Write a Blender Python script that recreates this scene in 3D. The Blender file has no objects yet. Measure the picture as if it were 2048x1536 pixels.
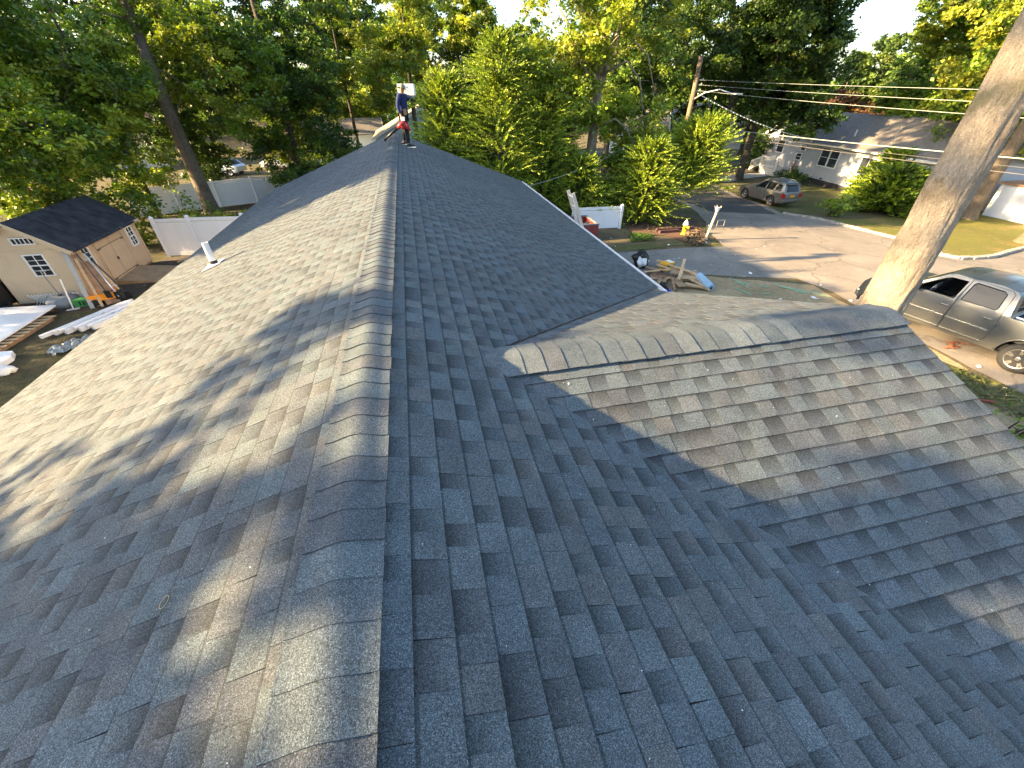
import bpy, bmesh, math, random
import numpy as np
from mathutils import Vector, Matrix, noise, geometry
R_ = math.radians
scene = bpy.context.scene
COL = scene.collection
rng = np.random.default_rng(7)
random.seed(7)
AL = R_(20.5); CA, SA, TA = math.cos(AL), math.sin(AL), math.tan(AL)

# ------------------------------------------------------------------ camera, light, exposure
CAMP = (0.44, 0.0, 1.39)
camd = bpy.data.cameras.new('camera'); cam = bpy.data.objects.new('camera', camd); COL.objects.link(cam)
cam.location = CAMP; cam.rotation_euler = (R_(90 - 36.5), 0, R_(-12.7))
camd.sensor_width = 36; camd.lens = 800 / 2048 * 36; camd.clip_start = 0.05; camd.clip_end = 2000
scene.camera = cam
SUN = Vector((-0.9415, 0.050, 0.318)).normalized()      # towards the sun
SUN_EL = math.asin(SUN.z); SUN_AZ = math.atan2(SUN.x, SUN.y)
world = bpy.data.worlds.new('World'); scene.world = world; world.use_nodes = True
wn = world.node_tree; wn.nodes.clear()
sky = wn.nodes.new('ShaderNodeTexSky'); sky.sky_type = 'NISHITA'; sky.sun_disc = False
sky.sun_elevation = SUN_EL; sky.sun_rotation = SUN_AZ
sky.air_density = 1.0; sky.dust_density = 1.8; sky.ozone_density = 1.6; sky.altitude = 10
bg = wn.nodes.new('ShaderNodeBackground'); bg.inputs['Strength'].default_value = 0.086
wo = wn.nodes.new('ShaderNodeOutputWorld')
wn.links.new(sky.outputs[0], bg.inputs['Color']); wn.links.new(bg.outputs[0], wo.inputs['Surface'])
sd = bpy.data.lights.new('sun', 'SUN'); sd.energy = 5.0; sd.angle = R_(0.6); sd.color = (1.0, 0.72, 0.38)
so = bpy.data.objects.new('sun', sd); COL.objects.link(so)
so.rotation_euler = (-SUN).to_track_quat('-Z', 'Y').to_euler(); so.location = (-30, 2, 20)
scene.view_settings.view_transform = 'Standard'; scene.view_settings.look = 'None'
scene.view_settings.exposure = 2.76; scene.view_settings.gamma = 1.0
scene.view_settings.use_curve_mapping = False
scene.cycles.max_bounces = 6; scene.cycles.transparent_max_bounces = 6
scene.cycles.diffuse_bounces = 3; scene.cycles.glossy_bounces = 3; scene.cycles.transmission_bounces = 4

# ------------------------------------------------------------------ survey helpers (photo pixel -> place)
_y, _p = R_(12.7), R_(36.5)
_H = Vector((math.sin(_y), math.cos(_y), 0)); RV = Vector((math.cos(_y), -math.sin(_y), 0)); _Z = Vector((0, 0, 1))
FV = _H * math.cos(_p) - _Z * math.sin(_p); UV = _H * math.sin(_p) + _Z * math.cos(_p)
CP = Vector(CAMP)
def ray(x, y): return (FV * 800 + RV * (x - 1024) + UV * (768 - y)).normalized()
def proj(P):
    v = Vector(P) - CP; z = v.dot(FV)
    if z < 0.05: return None
    return (1024 + 800 * v.dot(RV) / z, 768 - 800 * v.dot(UV) / z, z)
def gz(x, y):
    d = math.hypot(x - CAMP[0], y); t = min(1, max(0, (d - 20) / 24)); return -4.8 - 1.2 * (t * t * (3 - 2 * t))
def G(px, py):
    r = ray(px, py); z = -4.8
    for i in range(50):
        k = (z - CP.z) / r.z; P = CP + r * k; z = 0.5 * z + 0.5 * gz(P.x, P.y)
    return P
def AZ(px, py, dist):
    r = ray(px, py); return CP + r * (dist / math.hypot(r.x, r.y))

# ------------------------------------------------------------------ object helpers
def tag(o, label=None, cat=None, group=None, kind=None):
    if label: o['label'] = label
    if cat: o['category'] = cat
    if group: o['group'] = group
    if kind: o['kind'] = kind
    return o
def link(name, data, parent=None, mat=None):
    o = bpy.data.objects.new(name, data); COL.objects.link(o)
    if mat is not None and data is not None and not data.materials: data.materials.append(mat)
    if parent is not None:
        o.parent = parent
    return o
def empty(name, loc, rz=0, label=None, cat=None, group=None):
    o = bpy.data.objects.new(name, None); COL.objects.link(o); o.location = loc; o.rotation_euler = (0, 0, rz)
    o.empty_display_size = 0.1
    return tag(o, label, cat, group)
def copy_tree(o, parent=None):
    c = o.copy(); COL.objects.link(c)
    if parent is not None: c.parent = parent
    for ch in list(o.children): copy_tree(ch, c)
    return c

class MB:
    """mesh collector"""
    def __init__(s): s.v = []; s.f = []; s.m = []; s.mi = 0
    def quad(s, *p):
        n = len(s.v); s.v += [tuple(q) for q in p]; s.f.append(tuple(range(n, n + len(p)))); s.m.append(s.mi)
    def box(s, c, d, rz=0, M=None):
        hx, hy, hz = d[0] / 2, d[1] / 2, d[2] / 2
        T = Matrix.Translation(c) @ Matrix.Rotation(rz, 4, 'Z') if M is None else Matrix.Translation(c) @ M
        P = [T @ Vector((x, y, z)) for z in (-hz, hz) for x, y in ((-hx, -hy), (hx, -hy), (hx, hy), (-hx, hy))]
        n = len(s.v); s.v += [tuple(q) for q in P]
        for f in ((0, 3, 2, 1), (4, 5, 6, 7), (0, 1, 5, 4), (1, 2, 6, 5), (2, 3, 7, 6), (3, 0, 4, 7)):
            s.f.append(tuple(n + i for i in f)); s.m.append(s.mi)
        return s
    def bar(s, a, b, w, h=None, up=(0, 0, 1)):
        a = Vector(a); b = Vector(b); d = b - a; L = d.length
        if L < 1e-6: return s
        d.normalize(); u = Vector(up)
        if abs(d.dot(u)) > 0.98: u = Vector((1, 0, 0))
        x = d.cross(u).normalized(); z = x.cross(d)
        M = Matrix((x, d, z)).transposed().to_4x4()
        return s.box((a + b) / 2, (w, L, h or w), M=M)
    def tube(s, pts, rad, n=8, cap=True):
        pts = [Vector(p) for p in pts]
        if not hasattr(rad, '__len__'): rad = [rad] * len(pts)
        base = len(s.v); ref = None
        for i, p in enumerate(pts):
            d = (pts[min(i + 1, len(pts) - 1)] - pts[max(i - 1, 0)]).normalized()
            if ref is None:
                ref = Vector((0, 0, 1)) if abs(d.z) < 0.9 else Vector((1, 0, 0))
            x = d.cross(ref).normalized(); y = x.cross(d).normalized(); ref = y
            for k in range(n):
                a = 2 * math.pi * k / n; s.v.append(tuple(p + (x * math.cos(a) + y * math.sin(a)) * rad[i]))
        for i in range(len(pts) - 1):
            for k in range(n):
                a = base + i * n + k; b = base + i * n + (k + 1) % n
                s.f.append((a, b, b + n, a + n)); s.m.append(s.mi)
        if cap:
            s.f.append(tuple(base + k for k in reversed(range(n)))); s.m.append(s.mi)
            e = base + (len(pts) - 1) * n; s.f.append(tuple(e + k for k in range(n))); s.m.append(s.mi)
        return s
    def lathe(s, c, prof, n=16, axis='Z'):
        """prof: list of (r, h)"""
        base = len(s.v); c = Vector(c)
        for r, h in prof:
            for k in range(n):
                a = 2 * math.pi * k / n; x, y = r * math.cos(a), r * math.sin(a)
                q = (x, y, h) if axis == 'Z' else ((h, x, y) if axis == 'X' else (x, h, y))
                s.v.append(tuple(c + Vector(q)))
        for i in range(len(prof) - 1):
            for k in range(n):
                a = base + i * n + k; b = base + i * n + (k + 1) % n
                s.f.append((a, b, b + n, a + n)); s.m.append(s.mi)
        s.f.append(tuple(base + k for k in reversed(range(n)))); s.m.append(s.mi)
        e = base + (len(prof) - 1) * n; s.f.append(tuple(e + k for k in range(n))); s.m.append(s.mi)
        return s
    def prism(s, poly, h0, h1, axis='Z'):
        """extrude a 2D polygon; axis Z: (x,y)->z ; X: (y,z)->x ; Y: (x,z)->y"""
        def P(q, h): return {'Z': (q[0], q[1], h), 'X': (h, q[0], q[1]), 'Y': (q[0], h, q[1])}[axis]
        n = len(s.v); m = len(poly)
        s.v += [P(q, h0) for q in poly] + [P(q, h1) for q in poly]
        s.f.append(tuple(n + i for i in reversed(range(m)))); s.m.append(s.mi)
        s.f.append(tuple(n + m + i for i in range(m))); s.m.append(s.mi)
        for i in range(m):
            j = (i + 1) % m; s.f.append((n + i, n + j, n + m + j, n + m + i)); s.m.append(s.mi)
        return s
    def mesh(s, name, mats, smooth=False, fix=True):
        me = bpy.data.meshes.new(name); me.from_pydata(s.v, [], s.f)
        for m in (mats if isinstance(mats, (list, tuple)) else [mats]): me.materials.append(m)
        if len(set(s.m)) > 1: me.polygons.foreach_set('material_index', s.m)
        if fix:
            bm = bmesh.new(); bm.from_mesh(me); bmesh.ops.recalc_face_normals(bm, faces=bm.faces); bm.to_mesh(me); bm.free()
        if smooth: me.polygons.foreach_set('use_smooth', [True] * len(me.polygons))
        me.update(); return me
    def build(s, name, mats, parent=None, world=False, smooth=False, fix=True):
        """world=True: coordinates are world coordinates and parent is an untransformed-scale empty"""
        me = s.mesh(name, mats, smooth, fix); o = bpy.data.objects.new(name, me); COL.objects.link(o)
        if parent is not None:
            o.parent = parent
            if world:
                o.matrix_parent_inverse = (Matrix.Translation(parent.location) @ parent.rotation_euler.to_matrix().to_4x4()).inverted()
        return o
def bevel(o, w=0.01, seg=2):
    m = o.modifiers.new('soft edges', 'BEVEL'); m.width = w; m.segments = seg; m.limit_method = 'ANGLE'; return o

def np_mesh(name, V, F, mat, colors=None, smooth=False):
    """V (n,3), F (m,4) numpy"""
    me = bpy.data.meshes.new(name); k = F.shape[1]
    me.vertices.add(len(V)); me.vertices.foreach_set('co', V.astype(np.float32).ravel())
    me.loops.add(F.size); me.loops.foreach_set('vertex_index', F.astype(np.int32).ravel())
    me.polygons.add(len(F)); me.polygons.foreach_set('loop_start', np.arange(0, F.size, k, dtype=np.int32))
    if smooth: me.polygons.foreach_set('use_smooth', np.ones(len(F), dtype=bool))
    if colors is not None:
        a = me.color_attributes.new('tint', 'FLOAT_COLOR', 'POINT')
        a.data.foreach_set('color', np.c_[colors, np.ones(len(colors))].astype(np.float32).ravel())
    me.materials.append(mat); me.update(calc_edges=True); me.validate(); return me

# ------------------------------------------------------------------ materials
class NT:
    def __init__(s, name):
        s.m = bpy.data.materials.new(name); s.m.use_nodes = True; s.t = s.m.node_tree; s.t.nodes.clear()
        s.out = s.n('ShaderNodeOutputMaterial')
    def n(s, t, **k):
        x = s.t.nodes.new(t)
        for a, b in k.items(): setattr(x, a, b)
        return x
    def l(s, a, b): s.t.links.new(a, b)
    def pos(s): return s.n('ShaderNodeNewGeometry').outputs['Position']
    def noise(s, scale, detail=3, rough=0.55, vec=None, dist=0):
        x = s.n('ShaderNodeTexNoise'); x.inputs['Scale'].default_value = scale; x.inputs['Detail'].default_value = detail
        x.inputs['Roughness'].default_value = rough; x.inputs['Distortion'].default_value = dist
        s.l(vec if vec is not None else s.pos(), x.inputs['Vector']); return x.outputs['Fac']
    def ramp(s, fac, stops):
        r = s.n('ShaderNodeValToRGB'); e = r.color_ramp.elements
        while len(e) < len(stops): e.new(0.5)
        for i, (p, c) in enumerate(stops):
            e[i].position = p; e[i].color = (*c, 1) if hasattr(c, '__len__') else (c, c, c, 1)
        s.l(fac, r.inputs[0]); return r.outputs[0]
    def mix(s, fac, a, b, mode='MIX'):
        x = s.n('ShaderNodeMix', data_type='RGBA', blend_type=mode)
        for sock, v in ((x.inputs[0], fac), (x.inputs[6], a), (x.inputs[7], b)):
            if hasattr(v, 'is_linked'): s.l(v, sock)
            elif hasattr(v, '__len__'): sock.default_value = (*v[:3], 1)
            else: sock.default_value = v
        return x.outputs[2]
    def math(s, op, a, b=0.0):
        x = s.n('ShaderNodeMath', operation=op)
        for i, v in enumerate((a, b)):
            if hasattr(v, 'is_linked'): s.l(v, x.inputs[i])
            else: x.inputs[i].default_value = v
        return x.outputs[0]
    def bsdf(s, col, rough=0.8, metal=0, bump=None, bstr=0.3, bdist=0.01, spec=0.5, **kw):
        p = s.n('ShaderNodeBsdfPrincipled')
        if hasattr(col, 'is_linked'): s.l(col, p.inputs['Base Color'])
        else: p.inputs['Base Color'].default_value = (*col[:3], 1)
        if hasattr(rough, 'is_linked'): s.l(rough, p.inputs['Roughness'])
        else: p.inputs['Roughness'].default_value = rough
        p.inputs['Metallic'].default_value = metal; p.inputs['Specular IOR Level'].default_value = spec
        for k, v in kw.items(): p.inputs[k.replace('_', ' ')].default_value = v
        if bump is not None:
            b = s.n('ShaderNodeBump'); b.inputs['Strength'].default_value = bstr; b.inputs['Distance'].default_value = bdist
            s.l(bump, b.inputs['Height']); s.l(b.outputs[0], p.inputs['Normal'])
        s.last = p; return p.outputs[0]
    def done(s, sh): s.l(sh, s.out.inputs['Surface']); return s.m

def simple(name, col, rough=0.7, var=0.18, scale=6, metal=0, bump=0.15, bs=40, spec=0.4, **kw):
    t = NT(name); f = t.noise(scale, 4)
    a = tuple(max(0, c * (1 - var)) for c in col); b = tuple(min(1, c * (1 + var)) for c in col)
    c = t.ramp(f, [(0.3, a), (0.7, b)])
    return t.done(t.bsdf(c, rough, metal, t.noise(bs, 3), bump, 0.004, spec, **kw))

def m_shingle():
    t = NT('asphalt_shingle')
    at = t.n('ShaderNodeAttribute', attribute_name='tint')
    fine = t.noise(260, 2, 0.8); fine2 = t.noise(110, 2, 0.75); big = t.noise(0.9, 3); mid = t.noise(7, 3)
    sp = t.ramp(fine, [(0.36, 0.35), (0.5, 0.95), (0.60, 1.55), (0.70, 3.0)])
    sp2 = t.ramp(fine2, [(0.3, 0.6), (0.7, 1.4)])
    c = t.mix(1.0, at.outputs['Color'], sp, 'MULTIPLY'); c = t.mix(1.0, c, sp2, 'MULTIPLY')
    c = t.mix(1.0, c, t.ramp(big, [(0.3, 0.9), (0.7, 1.1)]), 'MULTIPLY')
    c = t.mix(1.0, c, t.ramp(mid, [(0.3, 0.88), (0.7, 1.12)]), 'MULTIPLY')
    # a few pale scuffs and chalky specks
    sc = t.ramp(t.noise(16, 4, 0.75), [(0.70, 0.0), (0.76, 1.0)])
    sc2 = t.ramp(t.noise(2.2, 2), [(0.52, 0.0), (0.6, 0.6)])
    c = t.mix(t.math('MULTIPLY', sc, sc2), c, (0.34, 0.36, 0.37))
    bn = t.math('ADD', fine, t.math('MULTIPLY', t.noise(60, 2), 0.6))
    return t.done(t.bsdf(c, 0.86, 0, bn, 0.75, 0.004, 0.32))
M = {}
M['shingle'] = m_shingle()
def m_leaf(name, trans=0.45, base=(1, 1, 1)):
    t = NT(name); at = t.n('ShaderNodeAttribute', attribute_name='tint')
    c = t.mix(1.0, at.outputs['Color'], base, 'MULTIPLY')
    c = t.mix(1.0, c, t.ramp(t.noise(1.3, 3), [(0.3, 0.75), (0.7, 1.25)]), 'MULTIPLY')
    a = t.bsdf(c, 0.48, spec=0.5)
    tr = t.n('ShaderNodeBsdfTranslucent'); t.l(t.mix(1.0, c, (1.15, 1.25, 0.5), 'MULTIPLY'), tr.inputs['Color'])
    mx = t.n('ShaderNodeMixShader'); mx.inputs[0].default_value = trans
    t.l(a, mx.inputs[1]); t.l(tr.outputs[0], mx.inputs[2]); return t.done(mx.outputs[0])
M['leaf'] = m_leaf('oak_leaf', 0.34, (1.36, 1.38, 1.15))
M['needle'] = m_leaf('conifer_needle', 0.2, (0.95, 1.02, 0.95))
def m_bark(name, a, b, sc=3.0, moss=None):
    t = NT(name); tc = t.n('ShaderNodeMapping'); t.l(t.pos(), tc.inputs['Vector']); tc.inputs['Scale'].default_value = (1, 1, 0.30)
    f = t.noise(sc * 5, 5, 0.65, tc.outputs[0], 0.6); g = t.noise(sc * 0.5, 3)
    c = t.ramp(f, [(0.3, a), (0.7, b)]); c = t.mix(1.0, c, t.ramp(g, [(0.3, 0.75), (0.7, 1.2)]), 'MULTIPLY')
    c = t.mix(1.0, c, t.ramp(t.noise(sc * 11, 4, .7), [(0.35, 0.72), (0.65, 1.2)]), 'MULTIPLY')
    if moss: c = t.mix(t.ramp(t.noise(2.0, 3), [(0.60, 0.0), (0.68, 0.5)]), c, moss)
    tc2 = t.n('ShaderNodeMapping'); t.l(t.pos(), tc2.inputs['Vector']); tc2.inputs['Scale'].default_value = (1, 1, 0.35)
    bb = t.math('ADD', f, t.noise(sc * 14, 4, 0.7, tc2.outputs[0]))
    return t.done(t.bsdf(c, 0.9, 0, bb, 1.0, 0.06, 0.2))
M['bark_dark'] = m_bark('dark_bark', (0.05, 0.04, 0.033), (0.13, 0.11, 0.09))
M['bark'] = m_bark('grey_brown_bark', (0.11, 0.09, 0.07), (0.25, 0.21, 0.165))
M['bark_pale'] = m_bark('pale_bark', (0.27, 0.225, 0.175), (0.50, 0.42, 0.32), 5, (0.12, 0.13, 0.05))
M['bark_tan'] = m_bark('tan_bark', (0.16, 0.12, 0.085), (0.30, 0.23, 0.16), 3)
M['white'] = simple('white_paint', (0.74, 0.74, 0.73), 0.45, 0.05, 2, bump=0.03)
M['vinyl'] = simple('white_vinyl', (0.78, 0.78, 0.80), 0.38, 0.04, 1.5, bump=0.02)
M['trim'] = simple('off_white_trim', (0.62, 0.60, 0.55), 0.5, 0.08, 3, bump=0.05)
M['alu'] = simple('aluminium', (0.62, 0.63, 0.64), 0.38, 0.1, 5, metal=0.75, bump=0.05)
M['dark'] = simple('dark_rubber', (0.02, 0.02, 0.022), 0.75, 0.3, 8)
M['black'] = simple('black_plastic', (0.012, 0.012, 0.014), 0.42, 0.3, 5)
M['wood'] = simple('fresh_lumber', (0.52, 0.36, 0.20), 0.75, 0.22, 5, bs=25)
M['wood_old'] = simple('weathered_lumber', (0.30, 0.18, 0.105), 0.85, 0.3, 5, bs=25)
M['ply'] = simple('plywood', (0.33, 0.22, 0.12), 0.8, 0.2, 3, bs=25)
M['shed_wall'] = simple('beige_shed_siding', (0.56, 0.44, 0.30), 0.7, 0.05, 3, bump=0.1)
M['shed_front'] = simple('tan_shed_siding', (0.48, 0.35, 0.235), 0.7, 0.05, 3, bump=0.1)
M['shed_dark'] = simple('tan_trim_shadow_gap', (0.18, 0.13, 0.09), 0.8)
M['orange'] = simple('orange_plastic', (0.75, 0.27, 0.015), 0.5, 0.12)
M['amber'] = simple('amber_carton', (0.72, 0.38, 0.03), 0.6, 0.15)
M['green_p'] = simple('green_plastic', (0.045, 0.24, 0.07), 0.5, 0.15)
M['mint'] = simple('mint_strapping', (0.12, 0.50, 0.33), 0.5, 0.15)
M['red'] = simple('red_paint', (0.22, 0.04, 0.035), 0.6, 0.25, 4)
M['blower_red'] = simple('red_blower_plastic', (0.30, 0.022, 0.025), 0.4, 0.1)
M['yellow'] = simple('yellow_hydrant_paint', (0.72, 0.50, 0.01), 0.5, 0.1, 8)
M['grey_p'] = simple('grey_plastic', (0.15, 0.18, 0.21), 0.5, 0.15)
M['blue_roll'] = simple('pale_blue_wrap', (0.27, 0.42, 0.55), 0.5, 0.15)
M['membrane'] = simple('clear_crumpled_sheet', (0.20, 0.24, 0.27), 0.55, 0.45, 9, bump=0.4, bs=14)
M['mulch'] = simple('leaf_mulch', (0.11, 0.06, 0.038), 0.95, 0.5, 12, bump=0.8, bs=15)
M['leaf_litter'] = simple('dry_leaf', (0.15, 0.105, 0.06), 0.85, 0.5, 5)
M['brick'] = simple('maroon_edging', (0.075, 0.035, 0.035), 0.85, 0.3, 8)
M['concrete'] = simple('concrete', (0.37, 0.36, 0.33), 0.85, 0.12, 3, bs=30)
M['kerb'] = simple('granite_kerb', (0.38, 0.33, 0.27), 0.85, 0.3, 6, bs=30)
M['cedar'] = simple('weathered_grey_post', (0.42, 0.38, 0.31), 0.85, 0.2, 8)
M['pole'] = m_bark('utility_pole_wood', (0.17, 0.12, 0.08), (0.34, 0.25, 0.17), 4)
M['foundation'] = simple('dark_foundation', (0.035, 0.033, 0.035), 0.9, 0.3)
M['pink'] = simple('faded_pink_cloth', (0.42, 0.12, 0.17), 0.8)
M['teal_wall'] = simple('pale_teal_siding', (0.42, 0.52, 0.52), 0.7, 0.04, 2)
M['siding'] = simple('pale_grey_vinyl_siding', (0.40, 0.42, 0.45), 0.55, 0.05, 2, bump=0.05)
M['stone_wall'] = simple('tan_stucco', (0.55, 0.42, 0.32), 0.8, 0.08, 2)
M['roof_far'] = simple('grey_shingle_roof', (0.18, 0.16, 0.14), 0.9, 0.25, 4, bump=0.5, bs=18)
M['roof_tan'] = simple('sunlit_tan_roof', (0.36, 0.29, 0.22), 0.9, 0.2, 4)
M['deck'] = simple('dark_step_boards', (0.06, 0.055, 0.05), 0.8)
M['soil'] = simple('dark_soil', (0.06, 0.045, 0.032), 0.95, 0.4, 5, bump=0.9, bs=9)
def glass(name, col=(0.03, 0.035, 0.04), rough=0.06):
    t = NT(name); c = t.ramp(t.noise(1.2, 2), [(0.35, tuple(x * 0.7 for x in col)), (0.65, tuple(x * 1.3 for x in col))])
    return t.done(t.bsdf(c, rough, 0, spec=0.28))
M['glass'] = glass('window_glass'); M['glass_car'] = glass('tinted_car_glass', (0.012, 0.014, 0.016), 0.04)
def paint(name, col, rough=0.28, metal=0.55):
    t = NT(name); c = t.mix(t.math('MULTIPLY', t.noise(900, 1), 0.18), col, tuple(min(1, x * 1.5) for x in col))
    d = t.ramp(t.noise(3.5, 4), [(0.45, 0.0), (0.75, 0.22)]); c = t.mix(d, c, (0.22, 0.19, 0.15))
    r = t.ramp(t.noise(2.5, 4), [(0.3, rough * 0.9), (0.75, rough * 1.7)])
    return t.done(t.bsdf(c, r, metal, spec=0.5, Coat_Weight=0.35, Coat_Roughness=0.12))
M['truck_paint'] = paint('grey_green_metallic_paint', (0.12, 0.125, 0.123)); M['suv_paint'] = paint('silver_beige_paint', (0.165, 0.165, 0.15))
M['suv_low'] = paint('bronze_lower_cladding', (0.17, 0.15, 0.13), 0.4, 0.3)
M['chrome'] = simple('bright_metal', (0.72, 0.72, 0.72), 0.22, 0.05, metal=0.95, bump=0)
M['taillight'] = simple('red_lamp_lens', (0.42, 0.015, 0.02), 0.15, 0.2, bump=0)
M['plate'] = simple('orange_yellow_plate', (0.75, 0.36, 0.05), 0.5)
M['skin'] = simple('brown_skin', (0.30, 0.15, 0.09), 0.55, 0.1, Subsurface_Weight=0.08)
M['navy'] = simple('navy_cotton', (0.012, 0.022, 0.085), 0.9, 0.25, 12)
M['blue_shirt'] = simple('royal_blue_cotton', (0.02, 0.04, 0.42), 0.9, 0.2)
M['trousers'] = simple('black_work_trousers', (0.012, 0.013, 0.017), 0.9, 0.35, 10)
M['hair'] = simple('black_hair', (0.008, 0.006, 0.006), 0.5, 0.3, bs=90)
M['cap'] = simple('grey_green_cap', (0.20, 0.21, 0.17), 0.85, 0.2)
M['leather'] = simple('tan_pouch', (0.22, 0.14, 0.07), 0.7, 0.2)
M['band'] = simple('tan_rubber_band', (0.52, 0.36, 0.15), 0.6)
def m_ground(name, stops, fine, sc=0.45, sc2=6, patches=None):
    t = NT(name); a = t.noise(sc, 5, 0.6); b = t.noise(sc2, 5, 0.7)
    m = t.math('ADD', t.math('MULTIPLY', a, 0.6), t.math('MULTIPLY', b, 0.4)); c = t.ramp(m, stops)
    c = t.mix(1.0, c, t.ramp(t.noise(fine, 3, 0.8), [(0.3, 0.55), (0.7, 1.45)]), 'MULTIPLY')
    if patches: c = t.mix(t.ramp(t.noise(0.7, 4, 0.65), [(0.52, 0.0), (0.62, patches[1])]), c, patches[0])
    return t.done(t.bsdf(c, 0.95, 0, t.math('ADD', t.noise(fine, 3, 0.7), b), 0.8, 0.05, 0.2))
M['ground'] = m_ground('dry_grass_and_dirt', [(0.38, (0.10, 0.085, 0.05)), (0.48, (0.16, 0.125, 0.075)), (0.6, (0.075, 0.082, 0.03))], 26)
M['yard'] = m_ground('patchy_brown_yard_grass', [(0.38, (0.055, 0.045, 0.026)), (0.5, (0.095, 0.08, 0.042)), (0.62, (0.045, 0.05, 0.018))], 22)
M['dry_verge'] = m_ground('dry_straw_verge', [(0.38, (0.44, 0.34, 0.20)), (0.5, (0.34, 0.265, 0.155)), (0.62, (0.25, 0.205, 0.12))], 30)
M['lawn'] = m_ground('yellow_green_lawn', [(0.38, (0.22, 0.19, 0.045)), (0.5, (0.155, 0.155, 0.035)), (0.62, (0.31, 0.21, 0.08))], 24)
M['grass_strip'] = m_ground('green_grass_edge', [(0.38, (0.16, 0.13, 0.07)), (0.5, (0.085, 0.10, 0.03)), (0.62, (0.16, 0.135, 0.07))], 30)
def m_asphalt(name, a, b, crack=0.4):
    t = NT(name); f = t.noise(0.55, 5, 0.65); c = t.ramp(f, [(0.32, a), (0.68, b)])
    c = t.mix(1.0, c, t.ramp(t.noise(60, 2, 0.8), [(0.3, 0.75), (0.7, 1.3)]), 'MULTIPLY')
    c = t.mix(t.ramp(t.noise(1.8, 5, 0.75), [(0.60, 0.0), (0.70, 0.55)]), c, tuple(x * 1.55 for x in b))
    v = t.n('ShaderNodeTexVoronoi', feature='DISTANCE_TO_EDGE'); v.inputs['Scale'].default_value = 0.35
    mp = t.n('ShaderNodeVectorMath', operation='ADD'); nz = t.n('ShaderNodeTexNoise'); nz.inputs['Scale'].default_value = 1.3
    t.l(t.pos(), nz.inputs['Vector']); t.l(t.pos(), mp.inputs[0]); t.l(nz.outputs['Color'], mp.inputs[1]); t.l(mp.outputs[0], v.inputs['Vector'])
    ck = t.ramp(v.outputs['Distance'], [(0.0, crack), (0.02, 0.0)]); c = t.mix(ck, c, (0.02, 0.02, 0.02))
    return t.done(t.bsdf(c, 0.9, 0, t.noise(70, 3, 0.7), 0.6, 0.01, 0.25))
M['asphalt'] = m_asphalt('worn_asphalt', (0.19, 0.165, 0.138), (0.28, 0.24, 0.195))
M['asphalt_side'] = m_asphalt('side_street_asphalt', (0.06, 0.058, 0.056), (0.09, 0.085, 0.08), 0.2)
M['asphalt_drive'] = m_asphalt('driveway_asphalt', (0.145, 0.145, 0.135), (0.22, 0.215, 0.195), 0.3)

# ------------------------------------------------------------------ terrain, roads
def ground_sheet():
    ax = [-900, -400, -200, -120, -80, -60] + list(range(-45, 66, 1)) + [75, 90, 120, 200, 400, 900]
    ax = np.array(ax, float); X, Y = np.meshgrid(ax, ax + 10)
    Z = np.vectorize(gz)(X, Y); n = len(ax)
    V = np.c_[X.ravel(), Y.ravel(), Z.ravel()]
    i, j = np.meshgrid(np.arange(n - 1), np.arange(n - 1)); a = (j * n + i).ravel()
    me = np_mesh('ground', V, np.c_[a, a + 1, a + n + 1, a + n], M['ground'])
    tag(link('ground', me), kind='structure')
ground_sheet()
def pip(x, y, poly):
    c = False; n = len(poly); j = n - 1
    for i in range(n):
        xi, yi = poly[i][0], poly[i][1]; xj, yj = poly[j][0], poly[j][1]
        if (yi > y) != (yj > y) and x < (xj - xi) * (y - yi) / (yj - yi) + xi: c = not c
        j = i
    return c
def tri_fill(poly, step, holes=()):
    xs = [p[0] for p in poly]; ys = [p[1] for p in poly]; V = []; Ed = []
    for lp in (poly, *holes):
        b = len(V); L = []
        for i, p in enumerate(lp):
            q = lp[(i + 1) % len(lp)]; m = max(1, int(math.hypot(q[0] - p[0], q[1] - p[1]) / step))
            for k in range(m): L.append((p[0] + (q[0] - p[0]) * k / m, p[1] + (q[1] - p[1]) * k / m))
        V += [Vector(q) for q in L]; Ed += [(b + i, b + (i + 1) % len(L)) for i in range(len(L))]
    y = math.floor(min(ys) / step) * step + 0.37 * step
    while y < max(ys):
        x = math.floor(min(xs) / step) * step + 0.31 * step
        while x < max(xs):
            if pip(x, y, poly) and not any(pip(x, y, h) for h in holes): V.append(Vector((x, y)))
            x += step
        y += step
    v, e, f, *_ = geometry.delaunay_2d_cdt(V, Ed, [], 0, 1e-5)
    F = []
    for t in f:
        cx = sum(v[i].x for i in t) / len(t); cy = sum(v[i].y for i in t) / len(t)
        if pip(cx, cy, poly) and not any(pip(cx, cy, h) for h in holes): F.append(tuple(t))
    return [tuple(q) for q in v], F
def wobble(poly, amp, step=1.0):
    out = []
    for i, p in enumerate(poly):
        q = poly[(i + 1) % len(poly)]; L = math.hypot(q[0] - p[0], q[1] - p[1]); m = max(1, int(L / step))
        for k in range(m):
            x = p[0] + (q[0] - p[0]) * k / m; y = p[1] + (q[1] - p[1]) * k / m
            n = noise.noise_vector(Vector((x * 0.6, y * 0.6, 3.1))); n2 = noise.noise_vector(Vector((x * 2.3, y * 2.3, 1.7)))
            out.append((x + (n.x + 0.5 * n2.x) * amp, y + (n.y + 0.5 * n2.y) * amp))
    return out
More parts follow.
